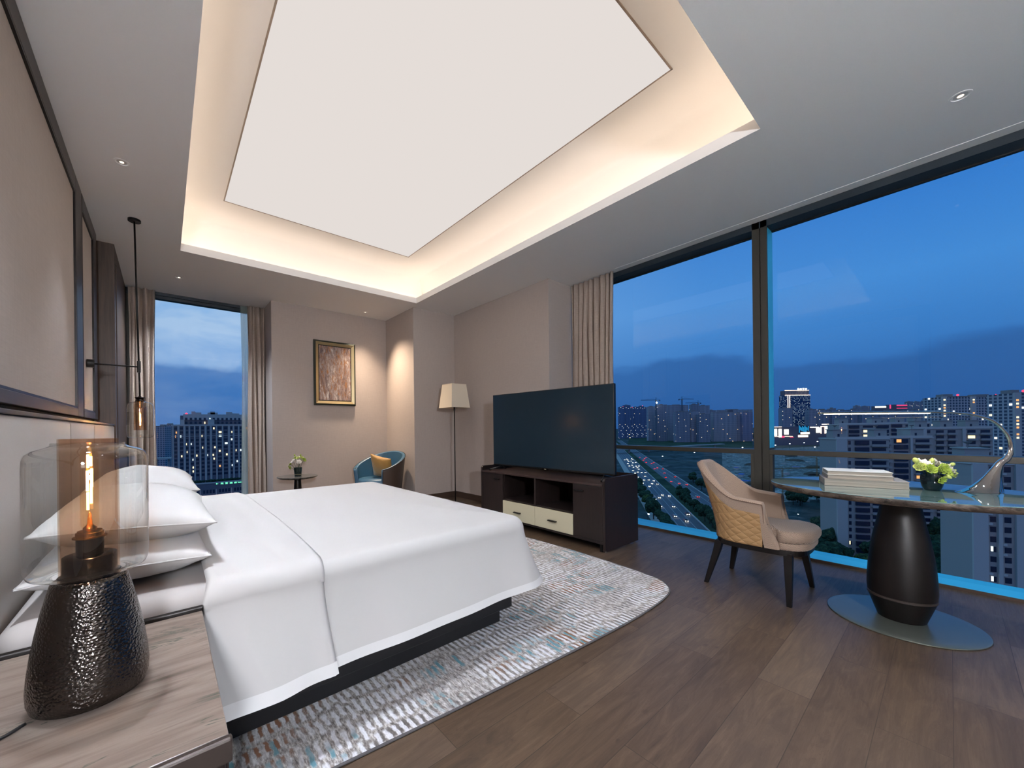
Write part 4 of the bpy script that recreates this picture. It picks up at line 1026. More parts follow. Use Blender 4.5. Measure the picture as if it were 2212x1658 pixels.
# ================================================================== DESK CHAIR
hx, hy = 3.48, .945
ch = thing('desk_chair', (hx, hy, 0), 'upholstered armchair with herringbone seat and tan quilted back, pulled up to the desk', 'chair')
# plan: U open to -Y.  local coords: x across, y back(+)
CH_W, CH_B, CH_F = .265, .24, -.19
def upath(t):
    """t -1 (front of the -x arm) .. 0 (back) .. 1 ; returns plan point and outward normal"""
    s = abs(t); sg = -1 if t < 0 else 1
    Ls = (CH_B-.20)-CH_F; La = .20*PI/2; Lb = CH_W-.20
    tot = Ls+La+Lb; d = s*tot
    if d < Lb: p = Vector((d, CH_B)); n = Vector((0, 1))
    elif d < Lb+La:
        a = (d-Lb)/.20; p = Vector((CH_W-.20+.20*math.sin(a), CH_B-.20+.20*math.cos(a))); n = Vector((math.sin(a), math.cos(a)))
    else: p = Vector((CH_W-.012*((d-Lb-La)/Ls)**2, CH_B-.20-(d-Lb-La))); n = Vector((1, 0))
    return Vector((p.x*sg, p.y)), Vector((n.x*sg, n.y))
def rimz(t):
    s = abs(t)
    if s < .62: z = lerp(.915, .672, sm(((s/.62)-.18)/.82)**.9)
    else: z = .672-.022*((s-.62)/.38)
    if s > .9: z -= .13*((s-.9)/.1)**2.2
    return z
ZB = .362
def shell(off, lean=.085):
    def fn(u, v):
        t = 2*u-1; p, n = upath(t); zr = rimz(t); z = lerp(ZB, zr, v)
        k = max(0, (z-.42))/.5; back_ = max(0, n.y)
        out = off+.055*k*(.35+.65*back_)
        q = p+n*out; q.y += lean*back_**1.5*k**1.5
        if abs(t) > .86: q.y += .075*((abs(t)-.86)/.14)*((z-ZB)/(zr-ZB))**1.2      # arm fronts rake backwards as they rise
        return Vector((q.x, q.y, z))
    return fn
band = .062
def lower(u, v):
    t = (2*u-1)*.86; zr = rimz(t); z = lerp(ZB, zr-band-.0, v); return shell(.0)((t+1)/2, (z-ZB)/(zr-ZB))
MB().grid(lower, 72, 18, uvscale=(1.25, .42)).build('quilted_panel', 'quilt', ch, smooth=True, solid=.01)
def bandf(u, v):
    t = 2*u-1; zr = rimz(t); w = max(0, (abs(t)-.84)/.16); lo = lerp(zr-band-.006, ZB, sm(w*5)); z = lerp(lo, zr, v); return shell(.0012)(u, (z-ZB)/(zr-ZB))
MB().grid(bandf, 100, 12, uvscale=(1.4, .25)).build('outer_border', 'herring', ch, smooth=True)
def inn(u, v):
    t = 2*u-1; return shell(-.058)(u, v)
MB().grid(inn, 90, 16, uvscale=(1.3, .5)).build('inner_back', 'herring', ch, smooth=True)
def rimcap(u, v):
    a = shell(.0012)(u, 1); b = shell(-.058)(u, 1); q = a.lerp(b, v); q.z += .020*math.sin(v*PI)**.8; return q
MB().grid(rimcap, 100, 8, uvscale=(1.4, .06)).build('rim', 'herring', ch, smooth=True)
for u0 in (0, 1):
    def fr(u, v, u0=u0):
        a = shell(.0012)(u0, v); b = shell(-.058)(u0, v); q = a.lerp(b, u); q.y -= .016*math.sin(u*PI)**.8; return q
    MB().grid(fr, 8, 12, uvscale=(.06, .3)).build('arm_front', 'herring', ch, smooth=True)
MB().tube([shell(.004)(k/100, 1)+Vector((0, 0, .003)) for k in range(101)], .0035, 6).build('welt', 'herring', ch, smooth=True)
def seat_outline(sc, fwd):
    pts = []
    for k in range(96):
        a = k/96*2*PI; c_, s_ = math.cos(a), math.sin(a); e = .55
        x = .262*sc*abs(c_)**e*(1 if c_ > 0 else -1); y = .255*abs(s_)**e*(1 if s_ > 0 else -1)
        yy = y*sc-.045-fwd*(s_ < 0)*abs(s_)*.06; pts.append((x*lerp(.77, 1.0, sm((-.165-yy)/.05)), yy))
    return pts
def seat(name, z0, z1, sc, fwd, r, rz, mat, crown=0):
    P = seat_outline(1, fwd); vs = []; fs = []; n = len(P); rings = []
    for k in range(6): a = k/5*PI/2; rings.append((sc-r*(1-math.sin(a)), z0+rz*(1-math.cos(a))))
    for k in range(7): a = k/6*PI/2; rings.append((sc-r*(1-math.cos(a)), z1-rz*(1-math.sin(a))))
    for k in range(1, 6): rings.append(((sc-r)*(1-k/6), z1+crown*(1-(1-k/6)**2)))
    for s_, z in rings:
        for x, y in P: vs.append((x*s_, (y+.045)*s_-.045, z))
    for i in range(len(rings)-1):
        for k in range(n): fs.append((i*n+k, i*n+(k+1) % n, (i+1)*n+(k+1) % n, (i+1)*n+k))
    fs.append(tuple(range(n-1, -1, -1))); fs.append(tuple(range((len(rings)-1)*n, len(rings)*n)))
    uvs = [[(vs[j][0], vs[j][1]*.6+vs[j][2]) for j in f] for f in fs]
    return MB().add(vs, fs, uvs).build(name, mat, ch, smooth=True, autosmooth=70)
seat('seat_frame_cushion', .364, .412, 1.0, .8, .035, .016, 'herring')
seat('seat_cushion', .408, .492, 1.02, 1.0, .10, .040, 'herring', .014)
fo = [(p_[0]*.97, p_[1]) for p_ in [(.262*abs(math.cos(k/48*2*PI))**.55*(1 if math.cos(k/48*2*PI) > 0 else -1), .255*abs(math.sin(k/48*2*PI))**.55*(1 if math.sin(k/48*2*PI) > 0 else -1)-.03-.045*(math.sin(k/48*2*PI) < 0)*abs(math.sin(k/48*2*PI))) for k in range(48)]]
MB().prism(fo, .326, .366).build('seat_rail', 'black_wood', ch)
def leg(x, y, fx, fy):
    m = MB(); a, b = .024, .0135; vs = []
    for (cx_, cy_, z, r) in ((x, y, .34, a), (lerp(x, fx, .15), lerp(y, fy, .15), .27, a*.95), (fx, fy, .001, b)):
        vs += [(cx_-r, cy_-r, z), (cx_+r, cy_-r, z), (cx_+r, cy_+r, z), (cx_-r, cy_+r, z)]
    fs = [(3, 2, 1, 0), (8, 9, 10, 11)]+[(i*4+k, i*4+(k+1) % 4, (i+1)*4+(k+1) % 4, (i+1)*4+k) for i in range(2) for k in range(4)]
    m.add(vs, fs).build('leg', 'black_wood', ch)
for x, y, fx, fy in ((-.205, -.24, 3.215-hx, .69-hy), (.205, -.24, 3.735-hx, .663-hy), (-.195, .185, 3.256-hx, 1.215-hy), (.195, .185, 3.722-hx, 1.19-hy)): leg(x, y, fx, fy)
for c_ in ch.children: c_.matrix_parent_inverse = Matrix()
# ================================================================== THE CITY OUTSIDE
GZ = -60.0
CAM = Vector((0, 0, 1.22))
def ray(u, v):
    a, b = u-1040, v-923.4
    ax = (a*cr-b*sr)/F_PX; by = (a*sr+b*cr)/F_PX
    return FW+RT*ax-UP*by
def at(u, v, D): return CAM+ray(u, v)*D
def on_ground(u, v): r = ray(u, v); return CAM+r*((GZ-CAM.z)/r.z)
def add(par, mb, name, mat): o = mb.build(name, mat, par); o.matrix_parent_inverse = Matrix(); return o
def facade(name, wall, win, lit, px=3.2, pz=3.0, wx=.6, wz=.55, prob=.1, litstr=1.5, band=None, lit2=None):
    """window grid in the building's own coordinates; a few windows are lit"""
    m, w = new_mat(name)
    b = w.add('ShaderNodeBsdfPrincipled', inp={'Roughness': .7, 'Specular IOR Level': .2}); w.l.new(b.outputs[0], w.out.inputs[0])
    o = w.add('ShaderNodeTexCoord').outputs['Object']; s = w.add('ShaderNodeSeparateXYZ', inp={0: o})
    nrm = w.add('ShaderNodeTexCoord').outputs['Normal']; sn = w.add('ShaderNodeSeparateXYZ', inp={0: nrm})
    ay = w.math('GREATER_THAN', w.math('ABSOLUTE', sn.outputs[1]), .5); axx = w.math('SUBTRACT', 1.0, ay)
    h = w.math('ADD', w.math('MULTIPLY', s.outputs[0], ay), w.math('MULTIPLY', s.outputs[1], axx))
    side = w.math('LESS_THAN', w.math('ABSOLUTE', sn.outputs[2]), .5)
    hx = w.math('DIVIDE', w.math('ADD', h, 500.0), px); vz = w.math('DIVIDE', w.math('ADD', s.outputs[2], .3), pz)
    fx = w.math('FRACT', hx); fz = w.math('FRACT', vz)
    mx = w.math('MULTIPLY', w.math('GREATER_THAN', fx, .5-wx/2), w.math('LESS_THAN', fx, .5+wx/2))
    mz = w.math('MULTIPLY', w.math('GREATER_THAN', fz, .25), w.math('LESS_THAN', fz, .25+wz))
    mask = w.math('MULTIPLY', w.math('MULTIPLY', mx, mz), side)
    cell = w.add('ShaderNodeCombineXYZ', inp={0: w.math('FLOOR', hx), 1: w.math('FLOOR', vz), 2: w.math('MULTIPLY', ay, 7.0)}).outputs[0]
    wn = w.add('ShaderNodeTexWhiteNoise', noise_dimensions='3D', inp={'Vector': cell})
    on = w.math('MULTIPLY', w.math('LESS_THAN', wn.outputs[0], prob), mask)
    litc = w.mix(wn.outputs[1], lin(lit), lin(lit2 or lit))
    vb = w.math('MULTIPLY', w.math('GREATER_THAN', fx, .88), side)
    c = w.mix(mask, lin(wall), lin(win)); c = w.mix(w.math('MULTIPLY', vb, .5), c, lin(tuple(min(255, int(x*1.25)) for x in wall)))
    w.l.new(c, b.inputs['Base Color']); w.l.new(litc, b.inputs['Emission Color']); w.l.new(w.math('MULTIPLY', on, litstr), b.inputs['Emission Strength'])
    MT[name] = m; return name
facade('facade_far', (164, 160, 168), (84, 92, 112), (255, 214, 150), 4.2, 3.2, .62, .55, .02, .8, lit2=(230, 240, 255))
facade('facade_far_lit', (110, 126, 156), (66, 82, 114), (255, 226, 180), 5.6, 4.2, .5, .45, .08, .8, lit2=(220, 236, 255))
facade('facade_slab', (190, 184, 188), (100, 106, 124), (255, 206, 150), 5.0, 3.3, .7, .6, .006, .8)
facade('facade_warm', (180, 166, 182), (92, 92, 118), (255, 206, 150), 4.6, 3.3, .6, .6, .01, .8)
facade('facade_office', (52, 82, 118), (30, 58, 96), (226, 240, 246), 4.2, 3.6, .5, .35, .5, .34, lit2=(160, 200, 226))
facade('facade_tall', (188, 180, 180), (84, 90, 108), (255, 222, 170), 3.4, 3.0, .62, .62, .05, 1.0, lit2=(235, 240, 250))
MT['c_dark'] = principled('city_dark_wall', (122, 114, 122), .8, spec=.1)
MT['c_mid'] = principled('city_wall', (178, 166, 160), .85, spec=.1)
MT['c_light'] = principled('city_pale_wall', (208, 194, 186), .85, spec=.1)
MT['c_pil'] = principled('city_pilaster', (206, 188, 180), .85, spec=.1)
MT['c_win'] = principled('city_window_dark', (36, 46, 70), .25, spec=.6)
MT['c_winlit'] = emission('city_window_lit', (255, 228, 178), 1.15)
MT['c_winlit2'] = emission('city_window_lit_cool', (224, 240, 240), 1.0)
MT['c_winlit3'] = emission('city_window_lit_amber', (255, 176, 110), .8)
MT['c_roof'] = principled('city_roof', (150, 140, 136), .9, spec=.1)
MT['g_lamp'] = emission('street_lamp_white', (240, 250, 255), 14)
MT['g_lamp_o'] = emission('street_lamp_orange', (255, 186, 110), 9)
MT['g_head'] = emission('headlamp_white', (255, 246, 226), 12)
MT['g_tail'] = emission('tail_lamp_red', (255, 40, 36), 6)
MT['g_sign'] = emission('mall_sign_white', (255, 244, 218), 2.6)
MT['g_sign_b'] = emission('mall_screen_blue', (40, 150, 205), .9)
MT['g_sign_g'] = emission('sign_green', (120, 255, 190), 1.5)
MT['g_edge'] = emission('edge_light_warm', (255, 214, 186), 1.6)
MT['g_pink'] = emission('edge_light_pink', (230, 70, 120), .8)
MT['g_red'] = emission('beacon_red', (255, 40, 60), 3)
MT['road'] = principled('asphalt', (96, 92, 100), .7)
MT['road_line'] = principled('road_paint', (190, 190, 190), .7)
MT['crane'] = principled('crane_yellow', (150, 112, 62), .6)
MT['crane_far'] = principled('crane_grey', (66, 82, 104), .7)
MT['pole'] = principled('lamp_pole', (70, 76, 86), .6)
MT['car_w'] = principled('car_silver', (150, 154, 160), .35, metal=.4); MT['car_d'] = principled('car_dark', (44, 48, 58), .35, metal=.3)
def leafb(w, p):
    n = w.noise(w.coords(), .9, 5, .7); setc(w, p, w.ramp(n, [(.35, lin((22, 40, 36))), (.55, lin((52, 76, 56))), (.75, lin((92, 108, 70)))])); setn(w, p, w.bump(n, 1, .5))
MT['leaf'] = principled('tree_leaves', (50, 74, 56), .8, spec=.1, build=leafb)
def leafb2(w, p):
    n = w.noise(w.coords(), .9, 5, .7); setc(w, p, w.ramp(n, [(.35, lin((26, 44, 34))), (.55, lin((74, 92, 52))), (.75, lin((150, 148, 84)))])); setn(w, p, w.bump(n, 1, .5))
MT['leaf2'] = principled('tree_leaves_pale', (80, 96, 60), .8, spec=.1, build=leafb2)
MT['bark'] = principled('tree_bark', (60, 54, 50), .9)
def groundb(w, p):
    v = w.coords(scale=(.004, .004, .004)); n = w.noise(v, 3, 6, .6); n2 = w.noise(w.coords(scale=(.03, .03, .03)), 1, 5, .7, 1); n3 = w.noise(w.coords(scale=(.012, .02, .05), rot=(0, 0, .9)), 1, 5, .7, .5)
    c = w.ramp(n, [(.3, lin((50, 66, 58))), (.5, lin((84, 92, 96))), (.65, lin((66, 80, 70))), (.8, lin((110, 114, 120)))])
    c = w.mix(w.ramp(n2, [(.4, (0, 0, 0)), (.66, (1, 1, 1))]), c, lin((40, 52, 52)))
    c = w.mix(w.ramp(n3, [(.60, (0, 0, 0)), (.68, (.7, .7, .7))]), c, lin((140, 136, 132)))
    setc(w, p, c)
gr_m = principled('city_ground', (80, 88, 92), .9, spec=.1, build=groundb)
def siteb(w, p):
    n2 = w.noise(w.coords(scale=(.10, .10, .10)), 1, 5, .75, 1.5); n3 = w.noise(w.coords(scale=(.05, .09, .1), rot=(0, 0, .4)), 1, 5, .7, .6)
    c = w.ramp(n2, [(.32, lin((60, 58, 58))), (.48, lin((112, 106, 100))), (.58, lin((150, 146, 140))), (.66, lin((206, 206, 204))), (.8, lin((84, 82, 82)))])
    c = w.mix(w.ramp(n3, [(.6, (0, 0, 0)), (.7, (1, 1, 1))]), c, lin((70, 70, 72)))
    setc(w, p, c)
MT['site'] = principled('building_site', (130, 130, 134), .85, spec=.2, build=siteb)
MT['grass'] = principled('dark_meadow', (52, 70, 56), .95, spec=.05, build=lambda w, p: setc(w, p, w.ramp(w.noise(w.coords(scale=(.02, .02, .02)), 1, 5, .7), [(.35, lin((40, 58, 48))), (.65, lin((78, 92, 72)))])))
g = MB().add([(-4000, -4000, GZ), (9000, -4000, GZ), (9000, 9000, GZ), (-4000, 9000, GZ)], [(0, 1, 2, 3)]).build('trim_5', gr_m); struct(g)
MB().prism([tuple(on_ground(u, v)[:2]) for u, v in ((1620, 1090), (1830, 1075), (1830, 962), (1560, 972), (1560, 1020))], GZ+.02, GZ+.2).build('construction_site', 'site', g)
MB().prism([tuple(on_ground(u, v)[:2]) for u, v in ((1352, 968), (1625, 966), (1625, 940), (1360, 946))], GZ+.02, GZ+.2).build('meadow', 'grass', g)

# ---- the avenue
RD = Vector((.833, .553)); RN = Vector((-.553, .833)); R0 = Vector((237, 86))
def rp_(s, t): q = R0+RD*s+RN*t; return (q.x, q.y)
def strip(s0, s1, t0, t1, z): return MB().prism([rp_(s0, t0), rp_(s1, t0), rp_(s1, t1), rp_(s0, t1)], GZ+.02, z)
av = thing('avenue', (R0.x, R0.y, GZ), 'wide avenue with two carriageways of traffic below the left pane of the window', 'road')
strip(-260, 1500, -.6, 21, GZ+.3).build('carriageway', 'road', av); strip(-260, 1500, -28, -11.5, GZ+.3).build('carriageway', 'road', av)
strip(-260, 1500, -.5, 0, GZ+1.1).build('barrier', 'road_line', av); strip(-260, 1500, -28.6, -28, GZ+1.0).build('barrier', 'road_line', av)
strip(-260, 1500, -11.4, -.6, GZ+.35).build('median', 'grass', av)
strip(-260, 1500, 21, 28, GZ+.35).build('pavement', 'c_mid', av)
for t in (5, 9.5, 14, 18): strip(-260, 900, t-.1, t+.1, GZ+.34).build('lane_line', 'road_line', av)
for t in (-17, -22.5): strip(-260, 900, t-.1, t+.1, GZ+.34).build('lane_line', 'road_line', av)
fo_ = thing('flyover', (700, 400, GZ), 'elevated road deck crossing over the avenue in the distance', 'bridge')
a_ = at(1290, 984, 830); b_ = at(1560, 968, 1050); dd_ = (b_-a_).normalized(); nn_ = Vector((-dd_.y, dd_.x, 0))
MB().prism([tuple((a_-nn_*7)[:2]), tuple((b_-nn_*7)[:2]), tuple((b_+nn_*7)[:2]), tuple((a_+nn_*7)[:2])], -51.5, -49.5).build('deck', 'c_mid', fo_)
for k in range(7):
    q = a_.lerp(b_, (k+.5)/7); MB().box(q.x-1.5, q.x+1.5, q.y-1.5, q.y+1.5, GZ, -51.5).build('pier', 'c_mid', fo_)

# ---- cars
def make_car(mat):
    c = thing('car', (0, 0, GZ+.31), 'pale car on the lit avenue, too far away to tell apart', 'car', 'cars on the avenue')
    m = MB().rbox(-2.2, 2.2, -.9, .9, .3, .95, .15); m.rbox(-1.3, 1.0, -.8, .8, .95, 1.5, .2); m.build('car_body', mat, c)
    for y in (-.62, .62):
        MB().box(2.16, 2.30, y-.24, y+.24, .50, .80).build('headlight', 'g_head', c)
        MB().box(-2.30, -2.16, y-.24, y+.24, .55, .85).build('tail_light', 'g_tail', c)
    for ch_ in c.children: ch_.matrix_parent_inverse = Matrix()
    return c
proto = make_car('car_w'); pr2 = make_car('car_d')
rc = random.Random(21); placed = 0
def put_car(s, t, ang, first=[0, 0]):
    k = rc.randint(0, 1); p = (proto, pr2)[k]
    c = p if not first[k] else copy_tree(p)
    first[k] = 1
    x, y = rp_(s, t); c.location = (x, y, GZ+.31); c.rotation_euler = (0, 0, ang)
    c['label'] = 'car with glowing headlights coming along the left carriageway of the avenue' if t > 0 else 'car with red tail lights driving away on the right carriageway of the avenue'
    c['group'] = 'cars coming along the avenue' if t > 0 else 'cars driving away on the avenue'
ra = math.atan2(RD.y, RD.x)
for t in (2.5, 7.2, 11.7, 16.0):
    s = rc.uniform(-10, 30)
    while s < 520: put_car(s, t+rc.uniform(-.3, .3), ra+PI); s += rc.uniform(20, 85)
for t in (-14.2, -19.7, -25.2):
    s = rc.uniform(60, 120)
    while s < 560: put_car(s, t, ra); s += rc.uniform(34, 110)

# ---- trees
def crown(seed, mat, r=3.2, sub=3):
    rr = random.Random(seed); bm = bmesh.new()
    for k in range(9):
        q = Vector((rr.gauss(0, .5), rr.gauss(0, .5), rr.uniform(-.5, .7)))*r*.75
        t = bmesh.new(); bmesh.ops.create_icosphere(t, subdivisions=sub, radius=r*rr.uniform(.42, .7))
        off = Vector((rr.uniform(0, 99),)*3)
        vm = {}
        for v in t.verts:
            n = noise.noise(v.co*1.1+off); n2 = noise.noise(v.co*3.1+off)
            vm[v.index] = bm.verts.new(v.co*(1+.28*n+.16*n2)+q+Vector((0, 0, r*1.7)))
        for f in t.faces: bm.faces.new([vm[v.index] for v in f.verts])
        t.free()
    m = MB().bm(bm); return m
def make_tree(seed, mat):
    c = thing('tree', (0, 0, GZ), 'tree', 'tree')
    crown(seed, mat).build('crown', mat, c, smooth=False)
    MB().tube([(0, 0, 0), (.1, 0, 2.5), (0, .1, 5)], [.3, .24, .14], 8).build('trunk', 'bark', c, smooth=True)
    for ch_ in c.children: ch_.matrix_parent_inverse = Matrix()
    return c
protos = [make_tree(1, 'leaf'), make_tree(2, 'leaf'), make_tree(3, 'leaf2')]; tfirst = [0, 0, 0]
rt = random.Random(4)
def put_tree(x, y, s, label, group, k=None):
    k = rt.choice((0, 0, 1, 1, 2)) if k is None else k
    c = protos[k] if not tfirst[k] else copy_tree(protos[k]); tfirst[k] = 1
    c.location = (x, y, GZ); c.scale = (s, s, s*rt.uniform(.9, 1.25)); c.rotation_euler = (0, 0, rt.uniform(0, 6.28)); c['label'] = label; c['group'] = group
for k in range(16): s = k*14+rt.uniform(-4, 4)-30; x, y = rp_(s, 25+rt.uniform(-1.5, 1.5)); put_tree(x, y, rt.uniform(.95, 1.3), 'bushy street tree along the pavement left of the avenue', 'trees along the pavement')
for k in range(26): s = k*7.5+rt.uniform(-2, 2)-60; x, y = rp_(s, -6+rt.uniform(-2.5, 2.5)); put_tree(x, y, rt.uniform(.7, 1.0), 'dark tree in the planted strip between the two carriageways', 'trees on the median', rt.choice((0, 1)))
for k in range(20): s = k*15+rt.uniform(-4, 4)-60; x, y = rp_(s, -36+rt.uniform(-4, 4)); put_tree(x, y, rt.uniform(.8, 1.2), 'dark tree beyond the right carriageway, behind the desk chair', 'trees right of the avenue', rt.choice((0, 1)))
def scatter(n, box, s0, s1, label, group, ks=(0, 1)):
    for _ in range(n):
        u = rt.uniform(box[0], box[1]); v = rt.uniform(box[2], box[3]); p = on_ground(u, v); put_tree(p.x, p.y, rt.uniform(s0, s1), label, group, rt.choice(ks))
scatter(16, (1690, 1830, 1076, 1092), .8, 1.2, 'dark tree in the row at the far edge of the apartment garden', 'trees edging the building site')
scatter(44, (1765, 1900, 1130, 1235), .8, 1.25, 'dark garden tree below the window, between the desk chair and the desk column', 'garden trees by the desk chair')
scatter(7, (1780, 1880, 1225, 1260), .5, .8, 'pale lamplit tree just above the window sill behind the desk chair', 'pale trees over the sill', (2,))
scatter(46, (1990, 2135, 1150, 1300), .8, 1.3, 'dark garden tree right of the desk column, seen below the desk top', 'garden trees right of the desk column')
scatter(18, (1545, 1650, 935, 952), 1.3, 2.0, 'small far off tree in front of the distant slab blocks', 'far trees by the slab blocks')

# ---- street lamps
def make_lamp(mat):
    c = thing('street_lamp', (0, 0, GZ), 'street lamp', 'street lamp')
    MB().tube([(0, 0, 0), (0, 0, 8.6), (.25, 0, 9.0), (1.3, 0, 9.1)], .11, 8).build('pole', 'pole', c, smooth=True)
    MB().ball((1.3, 0, 9.05), .5, 2, .6).build('lamp_head', mat, c, smooth=True)
    for ch_ in c.children: ch_.matrix_parent_inverse = Matrix()
    return c
lw_ = make_lamp('g_lamp'); lo_ = make_lamp('g_lamp_o'); lf = {}
def put_lamp(u, v, warm, label, group, s=1.0, D=None):
    """lamp whose bulb is seen at this place; it stands on the ground"""
    p0 = lo_ if warm else lw_; c = copy_tree(p0) if lf.get(warm) else p0; lf[warm] = 1
    r = ray(u, v); h = 9.05*s; p = CAM+r*((GZ+h-CAM.z)/r.z)
    c.location = (p.x-1.3*s, p.y, GZ); c.scale = (s, s, s); c['label'] = label; c['group'] = group
for u, v in ((1401, 1110), (1431, 985), (1500, 977)): put_lamp(u, v, False, 'bright white street lamp beside the avenue', 'white lamps along the avenue', 1.0 if v > 1000 else 1.5)
for u, v in ((1675, 961), (1706, 958), (1737, 956), (1766, 953), (1793, 951), (1760, 965), (1604, 966)): put_lamp(u, v, False, 'white street lamp on the road in front of the lit shopping mall', 'white lamps by the mall', 2.0)
for u, v in ((1690, 978), (1697, 978), (1783, 1022), (1789, 1023)): put_lamp(u, v, False, 'twin floodlight on the building site', 'floodlights on the building site', 1.5)
for u, v in ((1724, 1110), (1799, 1135), (1779, 1141), (2004, 1160), (2031, 1147), (2092, 1188), (2083, 1167), (2090, 1249), (2013, 1182)): put_lamp(u, v, False, 'small white garden lamp among the dark trees', 'garden lamps', .55)
for u, v in ((1360, 938), (1390, 936), (1419, 934), (1443, 932), (1467, 931), (1490, 930), (1567, 926), (1588, 926), (1607, 924), (1361, 945), (1594, 935)): put_lamp(u, v, True, 'orange street lamp on the far road in front of the distant blocks', 'orange lamps on the far road', 2.4)

# ---- buildings far away
def tower(u0, u1, vt, D, mat, label, group=None, depth=16, yaw=0.0, roof=True, base=None, name='tower_block', beacon=False):
    uc = (u0+u1)/2; p = at(uc, vt, D); w_ = (u1-u0)/F_PX*D; top = p.z
    c = thing(name, (p.x, p.y, GZ), label, 'building', group)
    h_ = top-GZ
    MB().box(-w_/2, w_/2, 0, depth, 0, h_).build('tower_body', mat, c)
    if roof:
        MB().box(-w_*.22, w_*.12, depth*.3, depth*.7, h_, h_+3.5).build('roof_house', 'c_roof', c)
        MB().box(-w_/2, w_/2, -.2, .2, h_, h_+1.0).build('parapet', 'c_roof', c)
    if beacon: MB().ball((w_*.3, depth*.3, h_+2.4), 1.1, 1).build('beacon', 'g_red', c)
    for ch_ in c.children: ch_.matrix_parent_inverse = Matrix()
    c.rotation_euler = (0, 0, -YAW+yaw); return c
L1 = 'distant residential tower dotted with lit windows at the far left of the long window'
for i, (u0, u1, vt) in enumerate(((1337, 1349, 879), (1347, 1362, 875), (1361, 1368, 880), (1368, 1381, 879), (1380, 1391, 877), (1389, 1400, 880))):
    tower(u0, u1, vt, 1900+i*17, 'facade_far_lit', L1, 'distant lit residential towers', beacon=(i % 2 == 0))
sl = ((1400, 1418, 878, 1560), (1419, 1441, 874, 1500), (1441.5, 1487, 875, 1540), (1493, 1511, 873, 1560), (1510, 1533, 876, 1580), (1459, 1491, 889, 1400), (1492, 1510, 888, 1405), (1509, 1534, 894, 1380), (1541, 1591, 890, 1420), (1532, 1546, 886, 1600), (1548, 1626, 885, 1720))
ord_ = ('first', 'second', 'third', 'fourth', 'fifth', 'sixth', 'seventh')
nm = ['grey slab block under the leftmost crane, far left of the long window', 'tall grey slab block just right of the leftmost crane', 'wide grey slab block under the middle crane', 'tall slab block under the rightmost distant crane', 'slab block at the right end of the tall distant row', 'lower slab block standing in front of the middle crane block', 'narrow slab block in front of the rightmost crane block', 'pale gridded slab block standing nearest in the distant row', 'wide gridded slab block left of the window mullion, behind the orange lamps', 'dim slab block behind the gridded blocks', 'long dim slab block on the skyline left of the window mullion']
for i, (u0, u1, vt, D) in enumerate(sl): tower(u0, u1, vt, D, ('facade_slab', 'facade_far')[i % 2], nm[i])
tower(1591, 1604, 892, 1425, 'facade_slab', 'narrow gridded slab block beside the reddish one near the window mullion')
tower(1604, 1626, 890, 1410, 'facade_warm', 'reddish gridded slab block touching the window mullion')
tower(1576, 1584, 884, 1650, 'c_dark', 'small far building with a glowing roof band on the skyline', roof=False)
hz_ = ((1690, 1712, 881, 'left of the hotel tower'), (1748, 1764, 884, 'with a lit roof edge right of the hotel tower'), (1766, 1796, 885, 'with fine window grid behind the tip of the desk lamp'), (1797, 1806, 882, 'narrow and pale by the tip of the desk lamp'), (1806, 1840, 886, 'dark, behind the light bar of the desk lamp, first from its tip'), (1838, 1862, 884, 'dark, behind the light bar of the desk lamp, second from its tip'), (1862, 1900, 888, 'dark, behind the middle of the desk lamp light bar'), (1900, 1960, 887, 'long and dark, behind the desk lamp light bar'), (1958, 2032, 884, 'long and dark, where the desk lamp neck begins'))
for u0, u1, vt, s_ in hz_: tower(u0, u1, vt, 1150+u0 % 37, 'facade_far', 'far block '+s_)
for i, (u0, u1, vt) in enumerate(((1848, 1858, 876), (1862, 1880, 877), (1960, 1972, 867), (1976, 1986, 867), (1988, 1998, 868), (1996, 2012, 864), (2011, 2022, 863), (2020, 2034, 866))): tower(u0, u1, vt, 2300+i*20, 'facade_far', 'hazy far tower on the skyline above the desk lamp bar', 'hazy far towers')
ed = tower(1890, 1914, 876.5, 1700, 'c_dark', 'far low building with a warm glowing roof band above the desk lamp bar', roof=False); add(ed, MB().box(-24, 24, -.6, 0, at(1902, 876.5, 1700).z-GZ-7, at(1902, 876.5, 1700).z-GZ-1), 'roof_band', 'g_sign')
ed = tower(1921, 1960, 873.5, 1750, 'c_dark', 'far building outlined in pink light above the desk lamp bar', roof=False)
hE = at(1940, 873.5, 1750).z-GZ-84
for a0, a1, z0, z1 in ((-40, -34, 66, 84), (-8, 40, 78, 83), (-8, 40, 66, 69)): add(ed, MB().box(a0, a1, -.7, 0, z0+hE, z1+hE), 'edge_light', 'g_pink')
# tall pale blocks at right
for u0, u1, vt, D, s_ in ((2033, 2094, 857, 430, 'left half of the tall wide pair'), (2096, 2182, 857, 440, 'right half of the tall wide pair'), (2188, 2240, 849, 340, 'touching the right edge of the picture')):
    c_ = tower(u0, u1, vt, D, 'facade_tall', 'tall block behind the desk lamp curve, '+s_, beacon=True, depth=18)
    w_ = (u1-u0)/F_PX*D; h_ = at(u0, vt, D).z-GZ; rr = random.Random(u0)
    for a0 in (-.5, .30 if u1-u0 > 70 else .62):
        if a0 < .5: add(c_, MB().box(a0*w_, a0*w_+5.5, -1.2, 0, 0, h_+.5), 'stair_tower', 'c_light')
    for k in range(13):
        if rr.random() < .62: z = h_-4-k*3.0; add(c_, MB().box(-.5*w_+1.2, -.5*w_+3.4, -1.3, -1.19, z, z+1.6), 'window', ('c_winlit', 'c_winlit3')[k % 2])

